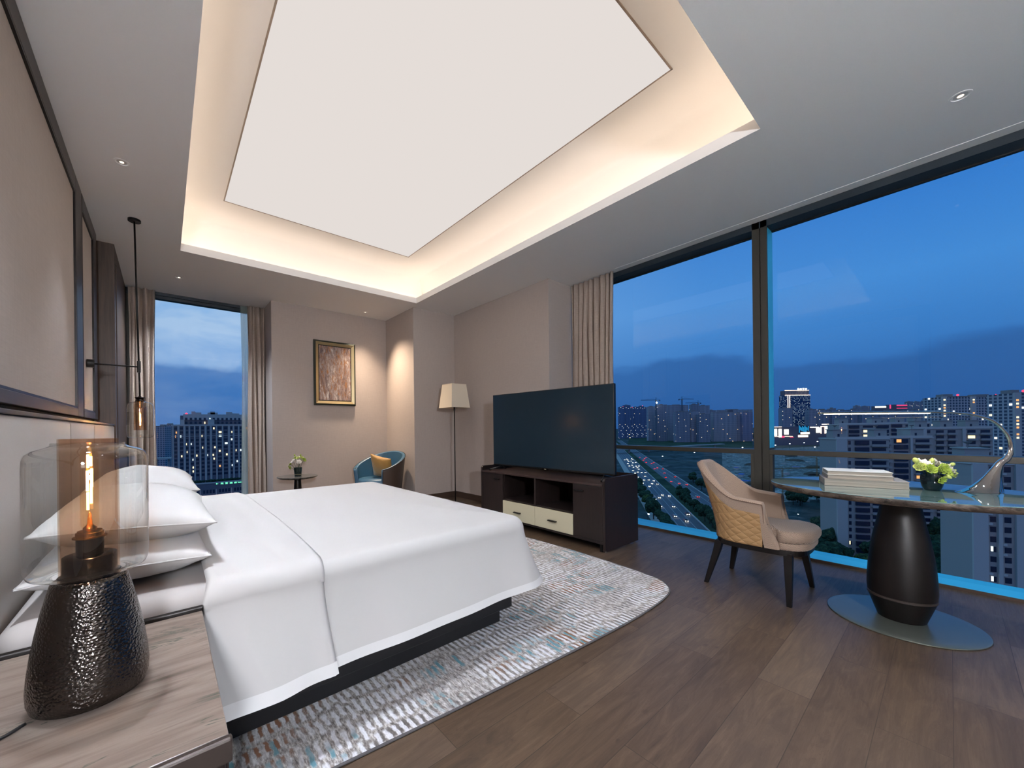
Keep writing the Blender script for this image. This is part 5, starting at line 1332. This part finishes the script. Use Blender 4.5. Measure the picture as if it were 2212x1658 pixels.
# ---- the hotel tower and the lit mall
ht = tower(1696, 1750, 853, 1250, 'facade_office', 'hotel tower with lit edges and a glowing roof sign, right of the window mullion', roof=False, depth=26, name='hotel_tower')
wT = 54/F_PX*1250; hT = at(1723, 853, 1250).z-GZ
add(ht, MB().box(-wT/2+1, wT/2-2, 2, 22, hT, hT+15), 'crown_storey', 'c_dark')
for k in range(18): add(ht, MB().box(-wT/2+2+k*4.3, -wT/2+3+k*4.3, 1.2, 2, hT+1, hT+14.5), 'crown_fin', 'c_light')
add(ht, MB().box(-wT/2-1, wT/2+.5, -.8, 0, hT-1, hT+.8), 'edge_light', 'g_edge'); add(ht, MB().box(-wT/2, wT/2-2, 1.2, 2, hT+15, hT+16.4), 'edge_light', 'g_edge')
for x in (-32, -26): add(ht, MB().box(x-.9, x+.9, -.9, 0, 10, hT), 'edge_light', 'g_edge')
glyph = ([(-2.4, 2.4, 2.2, 2.9), (-.4, .4, -3, 3.2), (-2.6, 2.6, -.4, .4), (-2, -1.2, -3, -.4), (1.2, 2, -3, -.4)], [(-2.6, 2.6, 1.8, 2.5), (-2.6, -1.8, -3, 2.5), (1.8, 2.6, -3, 2.5), (-1.2, 1.2, -.6, .2), (-1.2, 1.2, -2.6, -1.9)], [(-2.6, 2.6, 2.4, 3.1), (-.4, .4, -3, 3.1), (-2.2, 2.2, .2, .9), (-2.6, 2.6, -3, -2.3)], [(-2.6, 2.6, 2, 2.7), (-2.6, -1.9, -3, 2.7), (-1.2, 2.2, .2, .9), (.2, .9, -3, 2), (-1, 2.4, -3, -2.3)])
for k, gl_ in enumerate(glyph):
    m = MB()
    for x0, x1, z0, z1 in gl_: m.box(x0*1.15, x1*1.15, -.5, 0, z0*1.2, z1*1.2)
    m.v = [(x+2+k*8.4, y, z+hT+18.6) for x, y, z in m.v]; add(ht, m, 'sign_character', 'g_sign')
ml = tower(1662, 1796, 921, 1120, 'c_dark', 'low shopping mall with big glowing windows and screens at the foot of the hotel tower', roof=False, depth=60, name='shopping_mall')
def mp(u, v): q = at(u, v, 1120)-at(1729, 921, 1120); return q.dot(RT), q.z+(at(1729, 921, 1120).z-GZ)
def mbox(u0, u1, v0, v1, name, mat, y=-1.0):
    a = mp(u0, v1); b = mp(u1, v0); add(ml, MB().box(a[0], b[0], y, 0, a[1], b[1]), name, mat)
for u0, u1, v0, v1 in ((1664, 1678, 926, 941), (1682, 1688, 926, 944), (1694, 1703, 927, 938), (1763, 1771, 923, 934), (1783, 1789, 920, 935)): mbox(u0, u1, v0, v1, 'lit_window', 'g_sign')
mbox(1725, 1747, 919, 937, 'screen', 'c_win', -.9)
for k in range(9): u = 1725.5+k*2.4; mbox(u, u+1.1, 919+(k*7 % 5), 934-(k*5 % 6), 'screen_bar', 'g_sign_b', -1.2)
mbox(1729, 1748, 933, 937, 'lit_sign', 'g_sign', -1.3); mbox(1724, 1745, 939, 944, 'shopfront', 'g_edge'); mbox(1670, 1712, 941.5, 943, 'edge_light', 'g_edge', -1.2)
mbox(1664, 1688, 921, 922.3, 'edge_light', 'g_edge', -1.2); mbox(1775, 1790, 915, 917, 'edge_light', 'g_edge', -1.2)
for u in (1772.5, 1781): mbox(u, u+1.4, 921, 936, 'edge_light', 'g_edge', -1.3)
mbox(1772.5, 1782.4, 920, 921.4, 'edge_light', 'g_edge', -1.3)
for k in range(6): mbox(1750+k*3.2, 1752.2+k*3.2, 921.5, 923.3, 'sign_letter', 'g_sign', -1.3)
mbox(1688, 1694, 941, 945, 'red_sign', 'g_pink', -1.4); mbox(1706, 1714, 943.5, 944.6, 'red_sign', 'g_pink', -1.4)
tb = tower(1749, 1765, 885.5, 1300, 'c_dark', 'dark block with a bright roof edge right behind the hotel tower', roof=False); add(tb, MB().box(-12.5, 12.5, -.8, 0, at(1757, 885.5, 1300).z-GZ-1, at(1757, 885.5, 1300).z-GZ+1), 'edge_light', 'g_edge')

# ---- cranes
def crane(u, v, D, jib, cj, label, mat, ang=0.0, h=None, lampd=False):
    p = at(u, v, D); c = thing('tower_crane', (p.x, p.y, GZ), label, 'crane'); H_ = p.z-GZ; s = D/900
    m = MB()
    for x in (-1, 1):
        for y in (-1, 1): m.box(x*s-.22*s, x*s+.22*s, y*s-.22*s, y*s+.22*s, 0, H_)
    k = 0
    while k*2.4*s < H_-2.4*s:
        z = k*2.4*s; m.tube([(-s, -s, z), (s, -s, z+2.4*s)], .14*s, 4).tube([(-s, s, z+2.4*s), (s, s, z)], .14*s, 4); k += 1
    add(c, m, 'mast', mat)
    m = MB(); n = 22
    for y in (-.8*s, .8*s): m.tube([(0, y, H_), (jib, y, H_)], .2*s, 4)
    m.tube([(0, 0, H_+1.6*s), (jib, 0, H_+.6*s)], .2*s, 4)
    for i in range(n): x0 = jib*i/n; x1 = jib*(i+.5)/n; m.tube([(x0, -.8*s, H_), (x1, 0, H_+1.5*s)], .11*s, 4); m.tube([(x1, 0, H_+1.5*s), (jib*(i+1)/n, .8*s, H_)], .11*s, 4)
    add(c, m, 'jib', mat)
    add(c, MB().tube([(0, 0, H_), (-cj, 0, H_)], .5*s, 4).box(-cj, -cj*.75, -.8*s, .8*s, H_-2.2*s, H_+.4*s), 'counter_jib', mat)
    add(c, MB().tube([(0, 0, H_), (0, 0, H_+6*s)], .5*s, 4).tube([(0, 0, H_+6*s), (jib*.65, 0, H_+1.0*s)], .1*s, 4).tube([(0, 0, H_+6*s), (-cj*.9, 0, H_+.4*s)], .1*s, 4), 'mast_head', mat)
    add(c, MB().box(.4*s, 2.2*s, -1.2*s, 1.2*s, H_-2.6*s, H_-.3*s), 'cab', 'c_light')
    if lampd: add(c, MB().ball((1.5*s, -1*s, H_-6*s), 1.6*s, 2), 'work_light', 'g_lamp')
    c.rotation_euler = (0, 0, -YAW+ang); return c
crane(1417, 864, 1490, -58, -16, 'leftmost tower crane on the far skyline, carrying a white work light', 'crane_far', 0, None, True)
crane(1473, 862, 1530, 50, 14, 'middle tower crane on the far skyline', 'crane_far', .1)
crane(1508, 870, 1590, -52, -12, 'rightmost tower crane on the far skyline', 'crane_far', 0)
crane(1690, 1012, 300, -60, -14, 'yellow tower crane on the building site nearest the window mullion', 'crane', PI)
crane(1792, 1010, 320, -56, -14, 'yellow tower crane on the building site beside the books', 'crane', .0)
crane(1764, 990, 400, 30, 12, 'small yellow tower crane at the back of the building site', 'crane', 1.2)

# ---- huts and stacks on the building site
rs = random.Random(33)
def site_item(k, u, v, s_):
    p = on_ground(u, v); yaw = rs.uniform(0, 3)
    if k == 0:
        o = thing('site_hut', (p.x, p.y, GZ+.2), 'pale flat roofed hut on the building site beyond the desk', 'hut', 'huts on the building site')
        add(o, MB().box(-4*s_, 4*s_, -2*s_, 2*s_, 0, 2.7*s_), 'hut_wall', 'c_light'); add(o, MB().box(-4.3*s_, 4.3*s_, -2.3*s_, 2.3*s_, 2.7*s_, 3*s_), 'hut_roof', 'hut_blue' if rs.random() < .4 else 'c_pil')
    elif k == 1:
        o = thing('material_stack', (p.x, p.y, GZ+.2), 'stack of boards or bars lying on the building site', 'stack', 'stacks on the building site')
        m = MB()
        for q in range(5): m.box(-5*s_, 5*s_, (-2+q*.8)*s_, (-1.5+q*.8)*s_, 0, rs.uniform(.5, 1.6)*s_)
        add(o, m, 'boards', rs.choice(('c_light', 'c_pil', 'c_mid')))
    else:
        o = thing('earth_mound', (p.x, p.y, GZ), 'dark mound of earth on the building site', 'mound', 'earth mounds on the building site')
        bm = bmesh.new(); bmesh.ops.create_icosphere(bm, subdivisions=3, radius=6*s_)
        for v_ in bm.verts:
            n = noise.noise(v_.co*.25+Vector((u, v, 0))); v_.co = Vector((v_.co.x*1.6, v_.co.y, max(0, v_.co.z)*.45))*(1+.35*n)
        add(o, MB().bm(bm), 'mound', 'mound')
    o.rotation_euler = (0, 0, yaw)
MT['mound'] = principled('bare_earth', (92, 82, 74), .95, spec=.05); MT['hut_blue'] = principled('hut_roof_blue', (40, 96, 190), .6)
for _ in range(26): site_item(0, rs.uniform(1560, 1812), rs.uniform(985, 1075), rs.uniform(.8, 1.3))
for _ in range(44): site_item(1, rs.uniform(1560, 1812), rs.uniform(985, 1085), rs.uniform(.5, 1.1))
for _ in range(22): site_item(2, rs.uniform(1560, 1812), rs.uniform(975, 1060), rs.uniform(.7, 1.5))
# ---- apartment blocks, nearer: real bays, balconies and windows
def apartment(u0, u1, vt, D, yaw, label, floors, fh, bays, seed, mat='c_mid', depth=14, lit=.1, end=True, houses=2, ac=False, baywin=None):
    uc = (u0+u1)/2; p = at(uc, vt, D); W_ = (u1-u0)/F_PX*D; Ht = p.z-GZ; rr = random.Random(seed)
    c = thing('apartment_block', (p.x, p.y, GZ), label, 'building')
    add(c, MB().box(-W_/2, W_/2, 0, depth, 0, Ht), 'block_wall', mat)
    add(c, MB().box(-W_/2-.3, W_/2+.3, -.35, depth+.3, Ht, Ht+.5).box(-W_/2, W_/2, -.1, .2, Ht+.5, Ht+1.3), 'cornice', 'c_light')
    for k in range(houses):
        x = lerp(-W_*.36, W_*.3, k/max(1, houses-1)); add(c, MB().box(x-2.6, x+2.6, 2.5, 8, Ht+.5, Ht+4.4).box(x-3.0, x+3.0, 2.2, 8.3, Ht+4.4, Ht+4.8), 'roof_house', 'c_mid')
        add(c, MB().tube([(x-1.2, 4, Ht+4.8), (x-1.2, 4, Ht+6)], .12, 6).lathe([(.1, 0), (.7, .3), (.95, .75)], (x-1.2, 4, Ht+5.9), 14), 'water_tank', 'c_roof')
        add(c, MB().box(x-.9, x-.1, 2.44, 2.5, Ht+.6, Ht+2.6), 'roof_door', 'c_win')
    me_w = None; me_b = None; stuffw = MB(); nwin = 0
    for bi, (x0, x1, kind) in enumerate(bays):
        xa = -W_/2+W_*x0; xb = -W_/2+W_*x1; xm = (xa+xb)/2; w_ = xb-xa
        if kind == 'p': add(c, MB().box(xa, xb, -.7, 0, 0, Ht+.4), 'pier', 'c_light'); continue
        for f in range(floors):
            z = Ht-(f+1)*fh
            if z < 0: break
            if kind == 'b':
                b_ = MB()
                pts = [(xa, .1)]+[(lerp(xa, xb, k/6), -1.2-.35*math.sin(k/6*PI)) for k in range(7)]+[(xb, .1)]
                b_.prism(pts, z-.12, z+.12)
                pts2 = [(lerp(xa, xb, k/6), -1.18-.35*math.sin(k/6*PI)) for k in range(7)]
                for q0, q1 in zip(pts2[:-1], pts2[1:]): b_.prism([q0, q1, (q1[0], q1[1]+.12), (q0[0], q0[1]+.12)], z+.12, z+1.0)
                add(c, b_, 'balcony', 'c_mid')
            y = -.75 if kind == 'v' else -.06
            isl = rr.random() < lit
            if isl:
                k = rr.random(); sx0 = xa+w_*rr.choice((.12, .12, .5)); sx1 = sx0+w_*rr.choice((.36, .36, .75)); sx1 = min(sx1, xb-.1)
                add(c, MB().box(sx0, sx1, y-.03, y, z+fh*.32, z+fh*.32+1.5), 'window', 'c_winlit' if k < .5 else 'c_winlit2' if k < .85 else 'c_winlit3')
            if kind == 'v': add(c, MB().box(xa+.02, xb-.02, -.72, 0, z+fh*.22, z+fh*.86), 'bay_window', 'c_win') if nwin < 60 else stuffw.box(xa+.02, xb-.02, -.72, 0, z+fh*.22, z+fh*.86)
            else:
                mb = MB() if nwin < 70 else stuffw
                mb.box(xa+w_*.08, xb-w_*.08, -.05, .02, z+fh*.25, z+fh*.8)
                if nwin < 70: add(c, mb, 'window', 'c_win')
            nwin += 1
            if ac and kind == 's' and rr.random() < .45: add(c, MB().rbox(xa-.5, xa+.35, -.7, -.1, z-.1, z+.55, .05), 'air_conditioner', 'c_light')
    if stuffw.v: o = add(c, stuffw, 'dark_windows', 'c_win'); o['kind'] = 'stuff'
    c.rotation_euler = (0, 0, -YAW+yaw); return c
apartment(1816, 1908, 949, 175, -.30, 'nearer apartment block behind the books, with a pale end wall and bay windows', 19, 3.05, [(0, .20, 'p'), (.23, .29, 's'), (.36, .62, 'v'), (.66, .97, 'b')], 2, houses=1, lit=.16)
apartment(1905, 2000, 946, 196, -.30, 'apartment block behind the flowers, left of the one with curved balconies', 19, 3.05, [(.02, .26, 'b'), (.32, .56, 'v'), (.6, .64, 'p'), (.68, .97, 'b')], 5, lit=.14)
apartment(1994, 2120, 926, 210, -.34, 'apartment block with curved balconies behind the curve of the desk lamp', 20, 3.05, [(.03, .16, 'p'), (.17, .22, 's'), (.28, .40, 'b'), (.43, .55, 'b'), (.62, .66, 'p'), (.68, .80, 'b'), (.84, .98, 'b')], 8, houses=3, lit=.15)
apartment(1822, 1910, 917, 260, -.30, 'apartment block in the second row above the books, with roof houses', 21, 3.05, [(0, .16, 'p'), (.2, .4, 'v'), (.46, .7, 'b'), (.74, .97, 'v')], 11, houses=2, lit=.08)
apartment(1908, 1996, 915, 285, -.30, 'apartment block in the second row above the flowers', 21, 3.05, [(.02, .2, 'b'), (.26, .46, 'v'), (.52, .7, 'b'), (.76, .97, 'v')], 14, houses=3, lit=.10)
apartment(2127, 2262, 1004, 112, -.42, 'big pale apartment block nearest the window at the right edge of the picture', 14, 2.95, [(0, .17, 'p'), (.20, .28, 's'), (.285, .33, 'p'), (.36, .45, 's'), (.48, .6, 'p')], 17, mat='c_mid', houses=1, lit=.14, ac=True)
pv = thing('pavilion', tuple(on_ground(2040, 1160)), 'low flat roofed pavilion in the dark garden right of the desk column', 'building')
q = on_ground(2018, 1135)
add(pv, MB().box(-12, 12, -5, 5, 0, 4), 'pavilion_wall', 'c_dark'); add(pv, MB().box(-13, 13, -6, 6, 4, 4.5), 'pavilion_roof', 'c_roof'); pv.rotation_euler = (0, 0, -YAW+.5)

# ---- left window: the big residential tower with its podium
YA = at(445, 950, 300).y
def xa_(u, y): r = ray(u, 950); return r.x*(y/r.y)
def za_(v, y, u=450): r = ray(u, v); return CAM.z+r.z*(y/r.y)
bt = thing('apartment_tower', (xa_(450, YA), YA, GZ), 'large stepped apartment tower with many lit windows, seen through the narrow window', 'building')
def awp(mb, name, mat): return mb.build(name, mat, bt)
X0, X1 = xa_(371, YA), xa_(585, YA); ZT = za_(918, YA); ZP = za_(1036, YA)
awp(MB().box(X0, X1, YA, YA+18, GZ, ZT), 'tower_wall', 'c_dark')
awp(MB().box(X0-.3, X1, YA-.5, YA+18, ZT-.6, ZT+.6), 'cornice', 'c_pil'); zb = za_(941, YA); awp(MB().box(X0-.2, X1, YA-.5, YA, zb-.25, zb+.25), 'band', 'c_pil')
x2 = xa_(391, YA); z2 = za_(897, YA); awp(MB().box(x2, X1, YA+5, YA+16, ZT, z2), 'upper_tier', 'c_dark')
x3 = xa_(397, YA); z3 = za_(894, YA); awp(MB().box(x3, X1, YA+4.5, YA+5, z2-3.3, z3), 'upper_parapet', 'c_pil')
for u0, u1, v in ((416, 424, 888), (424, 437, 890), (452, 473, 890), (457, 467, 887.5), (493, 505, 888), (505, 520, 891)): awp(MB().box(xa_(u0, YA), xa_(u1, YA), YA+7, YA+13, z2, za_(v, YA)), 'roof_house', 'c_pil')
for u0, u1, v in ((391, 399, 906), (450, 464, 905)): awp(MB().box(xa_(u0, YA), xa_(u1, YA), YA+1.5, YA+5, ZT, za_(v, YA)), 'dormer', 'c_pil')
awp(MB().ball((xa_(404, YA), YA+6, z2+1.2), .9, 1), 'beacon', 'g_red')
rr = random.Random(12); bays = []; u = 372
while u < 580: bays.append((u, u+rr.choice((3, 3.4, 4.4)))); u += rr.choice((10.4, 11.4, 13))
for u0, u1 in bays: awp(MB().box(xa_(u0, YA), xa_(u1, YA), YA-.6, YA, ZP, ZT-.6), 'pilaster', 'c_pil')
stuff = MB(); cnt = 0
def awin(x0, x1, y, z0, z1, litp):
    global cnt
    if rr.random() < litp:
        k = rr.random(); a = x0+(x1-x0)*rr.choice((.05, .3, .55)); b = min(x1, a+(x1-x0)*rr.choice((.3, .42, .42, .9)))
        awp(MB().box(a, b, y-.05, y, z0+.1, z1-.1), 'window', 'c_winlit' if k < .62 else 'c_winlit2' if k < .9 else 'c_winlit3')
    else: stuff.box(x0, x1, y-.04, y, z0, z1)
fl_ = 2.98
for (a, b), (c2, d2) in zip(bays[:-1], bays[1:]):
    x0 = xa_(b, YA)+.25; x1 = xa_(c2, YA)-.25; f = 0
    while ZT-1-(f+1)*fl_ > ZP: z = ZT-1-(f+1)*fl_; awin(x0, x1, YA, z+.7, z+2.4, .19); f += 1
for k in range(22):
    x0 = x3+1+k*2.9
    for z in (ZT+1.0, ZT+4.0): awin(x0, x0+1.5, YA+4.5, z, z+1.9, .14)
o = awp(stuff, 'dark_windows', 'c_win'); o['kind'] = 'stuff'
YP = YA-14; zp = za_(1038, YP, 500)
pd = thing('podium_building', (xa_(470, YP), YP, GZ), 'dark podium building with a glowing green hotel sign below the stepped tower', 'building')
MB().box(xa_(330, YP), xa_(600, YP), YP, YA-.7, GZ, zp).build('podium_wall', 'c_dark', pd); MB().box(xa_(330, YP), xa_(600, YP), YP-.4, YP, zp-.8, zp+.2).build('cornice', 'c_pil', pd)
for k in range(30):
    x0 = xa_(402, YP)+k*1.95; 
    if k % 5 == 4: MB().box(x0, x0+.6, YP-.35, YP, GZ, zp-5.2).build('pier', 'c_pil', pd)
    else:
        for z in (zp-8.0, zp-12.2): MB().box(x0, x0+1.3, YP-.05, YP, z, z+2.5).build('window', 'c_winlit' if rr.random() < .07 else 'c_win', pd)
for k in range(26):
    x0 = xa_(400, YP)+k*2.2; MB().ball((x0, YP+4+rr.uniform(-1, 1), zp+.8), rr.uniform(1.0, 1.7), 2, .8).build('roof_shrub', 'leaf', pd)
def text(body, x, y, z, size, mat, name, par, ext=.05):
    cu_ = bpy.data.curves.new(name, 'FONT'); cu_.body = body; cu_.size = size; cu_.extrude = ext; o = bpy.data.objects.new(name, cu_); COL.objects.link(o)
    cu_.materials.append(MT[mat]); o.location = (x, y, z); o.rotation_euler = (PI/2, 0, 0); bpy.context.view_layer.update(); me_ = bpy.data.meshes.new_from_object(o.evaluated_get(bpy.context.evaluated_depsgraph_get())); bpy.data.objects.remove(o)
    o = bpy.data.objects.new(name, me_); COL.objects.link(o); o.location = (x, y, z); o.rotation_euler = (PI/2, 0, 0)
    o.parent = par; o.matrix_parent_inverse = parent_mat(par).inverted(); return o
xs0 = xa_(464.5, YP)
zs = za_(1046.3, YP, 466)
MB().box(xs0-.3, xs0+17.6, YP-.25, YP, zs-.5, zs+2.3).build('sign_board', 'c_dark', pd)
xx = xs0
for chs, wd_, sz in (('\u2190', 3.1, 2.0), ('\u5c1a', 2.9, 2.0), ('\u91d1', 2.9, 2.0), ('\u9152', 2.9, 2.0), ('\u5e97', 2.5, 2.0), ('hotel', 4, 1.6)):
    text(chs, xx, YP-.3, zs, sz, 'g_sign_g', 'sign_character', pd); xx += wd_
for i, (u0, u1, vt, D) in enumerate(((334, 356, 921, 620), (350, 372, 918, 700))): tower(u0, u1, vt, D, 'facade_far', ('dark blue tower block left of the stepped tower, by the curtain', 'dark tower block just behind the left edge of the stepped tower')[i])
er = thing('elevated_road', (0, 0, GZ), 'curved elevated road deck in front of the dark towers, left in the narrow window', 'bridge')
a_ = at(300, 992, 520); b_ = at(400, 988, 560); MB().prism([(a_.x, a_.y-6), (b_.x, b_.y-6), (b_.x, b_.y+6), (a_.x, a_.y+6)], a_.z-1.2, a_.z+.9).build('deck', 'c_pil', er)
for k in range(4): q = a_.lerp(b_, (k+.5)/4); MB().box(q.x-1.2, q.x+1.2, q.y-1.2, q.y+1.2, GZ, q.z-1.2).build('pier', 'c_mid', er)
# ================================================================== ROOM LIGHT
W_COVE = (255, 238, 228)
def area(name, loc, sx, sy, e, rot, col=W_COVE, spread=PI):
    o = light(name, 'AREA', loc, e, col, rot, shape='RECTANGLE', size=sx, size_y=sy); o.data.spread = spread; return o
CE = 0.85
tilt = math.radians(28)
zz = LZ+.02
area('cove_light', (1.65, cy0-.11, zz), 2.9, .06, CE*.62, (PI-tilt, 0, 0))
area('cove_light', (1.65, cy1+.11, zz), 2.9, .06, CE*.62, (PI+tilt, 0, 0))
area('cove_light', (cx0-.11, 3.1, zz), .06, 4.5, CE, (0, PI+tilt, 0))
area('cove_light', (cx1+.11, 3.1, zz), .06, 4.5, CE, (0, PI-tilt, 0))
# extra downlights outside the frame, made up to brighten the room
for x, y, e, t, l in ((.75, .25, 15, (6, 18), 'added fill downlight in the near soffit above the bedside table'), (2.2, .25, 35, (0, 18), 'added fill downlight in the near soffit, above the viewpoint'), (-.2, 1.6, 170, (26, 10), 'added fill downlight in the left soffit above the near bedside'),
                   (.9, -1.2, 60, (0, 0), 'added fill downlight behind the viewpoint, nearer the headboard wall'), (2.9, -1.2, 60, (0, 0), 'added fill downlight behind the viewpoint, nearer the long window')): downlight(x, y, l, e, tilt=t, ang=110)

def fill_lamp(x, y, label, e):  # unseen lamp, added as fill light from behind the camera
    o = thing('floor_lamp', (x, y, 0), label, 'floor lamp')
    MB().lathe([(.16, 0), (.16, .018), (.02, .028)], (x, y, .001), 40).build('base', 'bronze_dark', o, smooth=True, autosmooth=40)
    MB().tube([(x, y, .02), (x, y, 1.45)], .011, 12).build('pole', 'bronze_dark', o, smooth=True)
    MB().lathe([(.25, 1.40), (.20, 1.78)], (x, y, 0), 48, cap0=False, cap1=False).build('lamp_shade', 'fill_shade', o, smooth=True)
    light('fill_lamp_glow', 'POINT', (x, y, 1.95), e, (240, 245, 255), shadow_soft_size=.15)
fill_lamp(-.42, -2.0, 'added fill lamp in the corner behind the viewpoint, by the headboard wall', 290)

# ================================================================== WORLD
wd = bpy.data.worlds.new('dusk'); S.world = wd; wd.use_nodes = True
wd.node_tree.nodes.clear(); w = NT(wd)
out = w.add('ShaderNodeOutputWorld'); bg = w.add('ShaderNodeBackground'); w.l.new(bg.outputs[0], out.inputs[0])
tc = w.add('ShaderNodeTexCoord').outputs['Generated']; sp = w.add('ShaderNodeSeparateXYZ', inp={0: tc})
el = sp.outputs[2]
# right-hand sky (towards +X) and brighter sky ahead (+Y)
skyX = w.ramp(el, [(0, lin((38, 80, 140))), (.05, lin((46, 98, 168))), (.16, lin((62, 126, 198))), (.26, lin((72, 142, 216))), (.45, lin((48, 118, 205))), (.8, lin((60, 150, 205)))])
skyY = w.ramp(el, [(0, lin((56, 112, 178))), (.05, lin((66, 124, 192))), (.12, lin((96, 150, 214))), (.25, lin((136, 180, 230))), (.5, lin((110, 176, 232))), (.8, lin((80, 170, 220)))])
hz = w.add('ShaderNodeVectorMath', operation='NORMALIZE', inp={0: w.add('ShaderNodeCombineXYZ', inp={0: sp.outputs[0], 1: sp.outputs[1], 2: 0.0}).outputs[0]})
sh = w.add('ShaderNodeSeparateXYZ', inp={0: hz.outputs[0]})
az = w.ramp(sh.outputs[1], [(.0, (0, 0, 0)), (.35, (.10, .10, .10)), (.62, (.42, .42, .42)), (.95, (1, 1, 1))])
c = w.mix(az, skyX, skyY)
# clouds ahead
cv = w.add('ShaderNodeMapping', inp={'Vector': tc, 'Scale': (2.2, 2.2, 5.5)})
cl = w.noise(cv.outputs[0], 2.0, 6, .58, .5)
cm = w.math('MULTIPLY', w.ramp(cl, [(.44, (0, 0, 0)), (.66, (1, 1, 1))]), w.ramp(az, [(.45, (0, 0, 0)), (.8, (1, 1, 1))]))
c = w.mix(w.math('MULTIPLY', w.math('MULTIPLY', cm, az), .62), c, lin((196, 214, 238)))
# low dark cloud bank with a soft ragged edge
edge = w.math('ADD', el, w.math('MULTIPLY', w.math('SUBTRACT', w.noise(w.add('ShaderNodeMapping', inp={'Vector': tc, 'Scale': (3.5, 3.5, 9)}).outputs[0], 1.4, 4), .5), .10))
bank = w.ramp(edge, [(.125, (1, 1, 1)), (.142, (0, 0, 0))])
lowc = w.mix(az, lin((46, 94, 158)), lin((62, 112, 180)))
c = w.mix(w.math('MULTIPLY', bank, .75), c, lowc)
w.l.new(c, bg.inputs['Color']); bg.inputs['Strength'].default_value = .585

# soft warm sun lamp added to lift the dark blue city facades
light('city_fill_sun', 'SUN', (-50, -40, 80), .12, (255, 200, 168), rot=(math.radians(58), 0, math.radians(-52)), angle=math.radians(70))
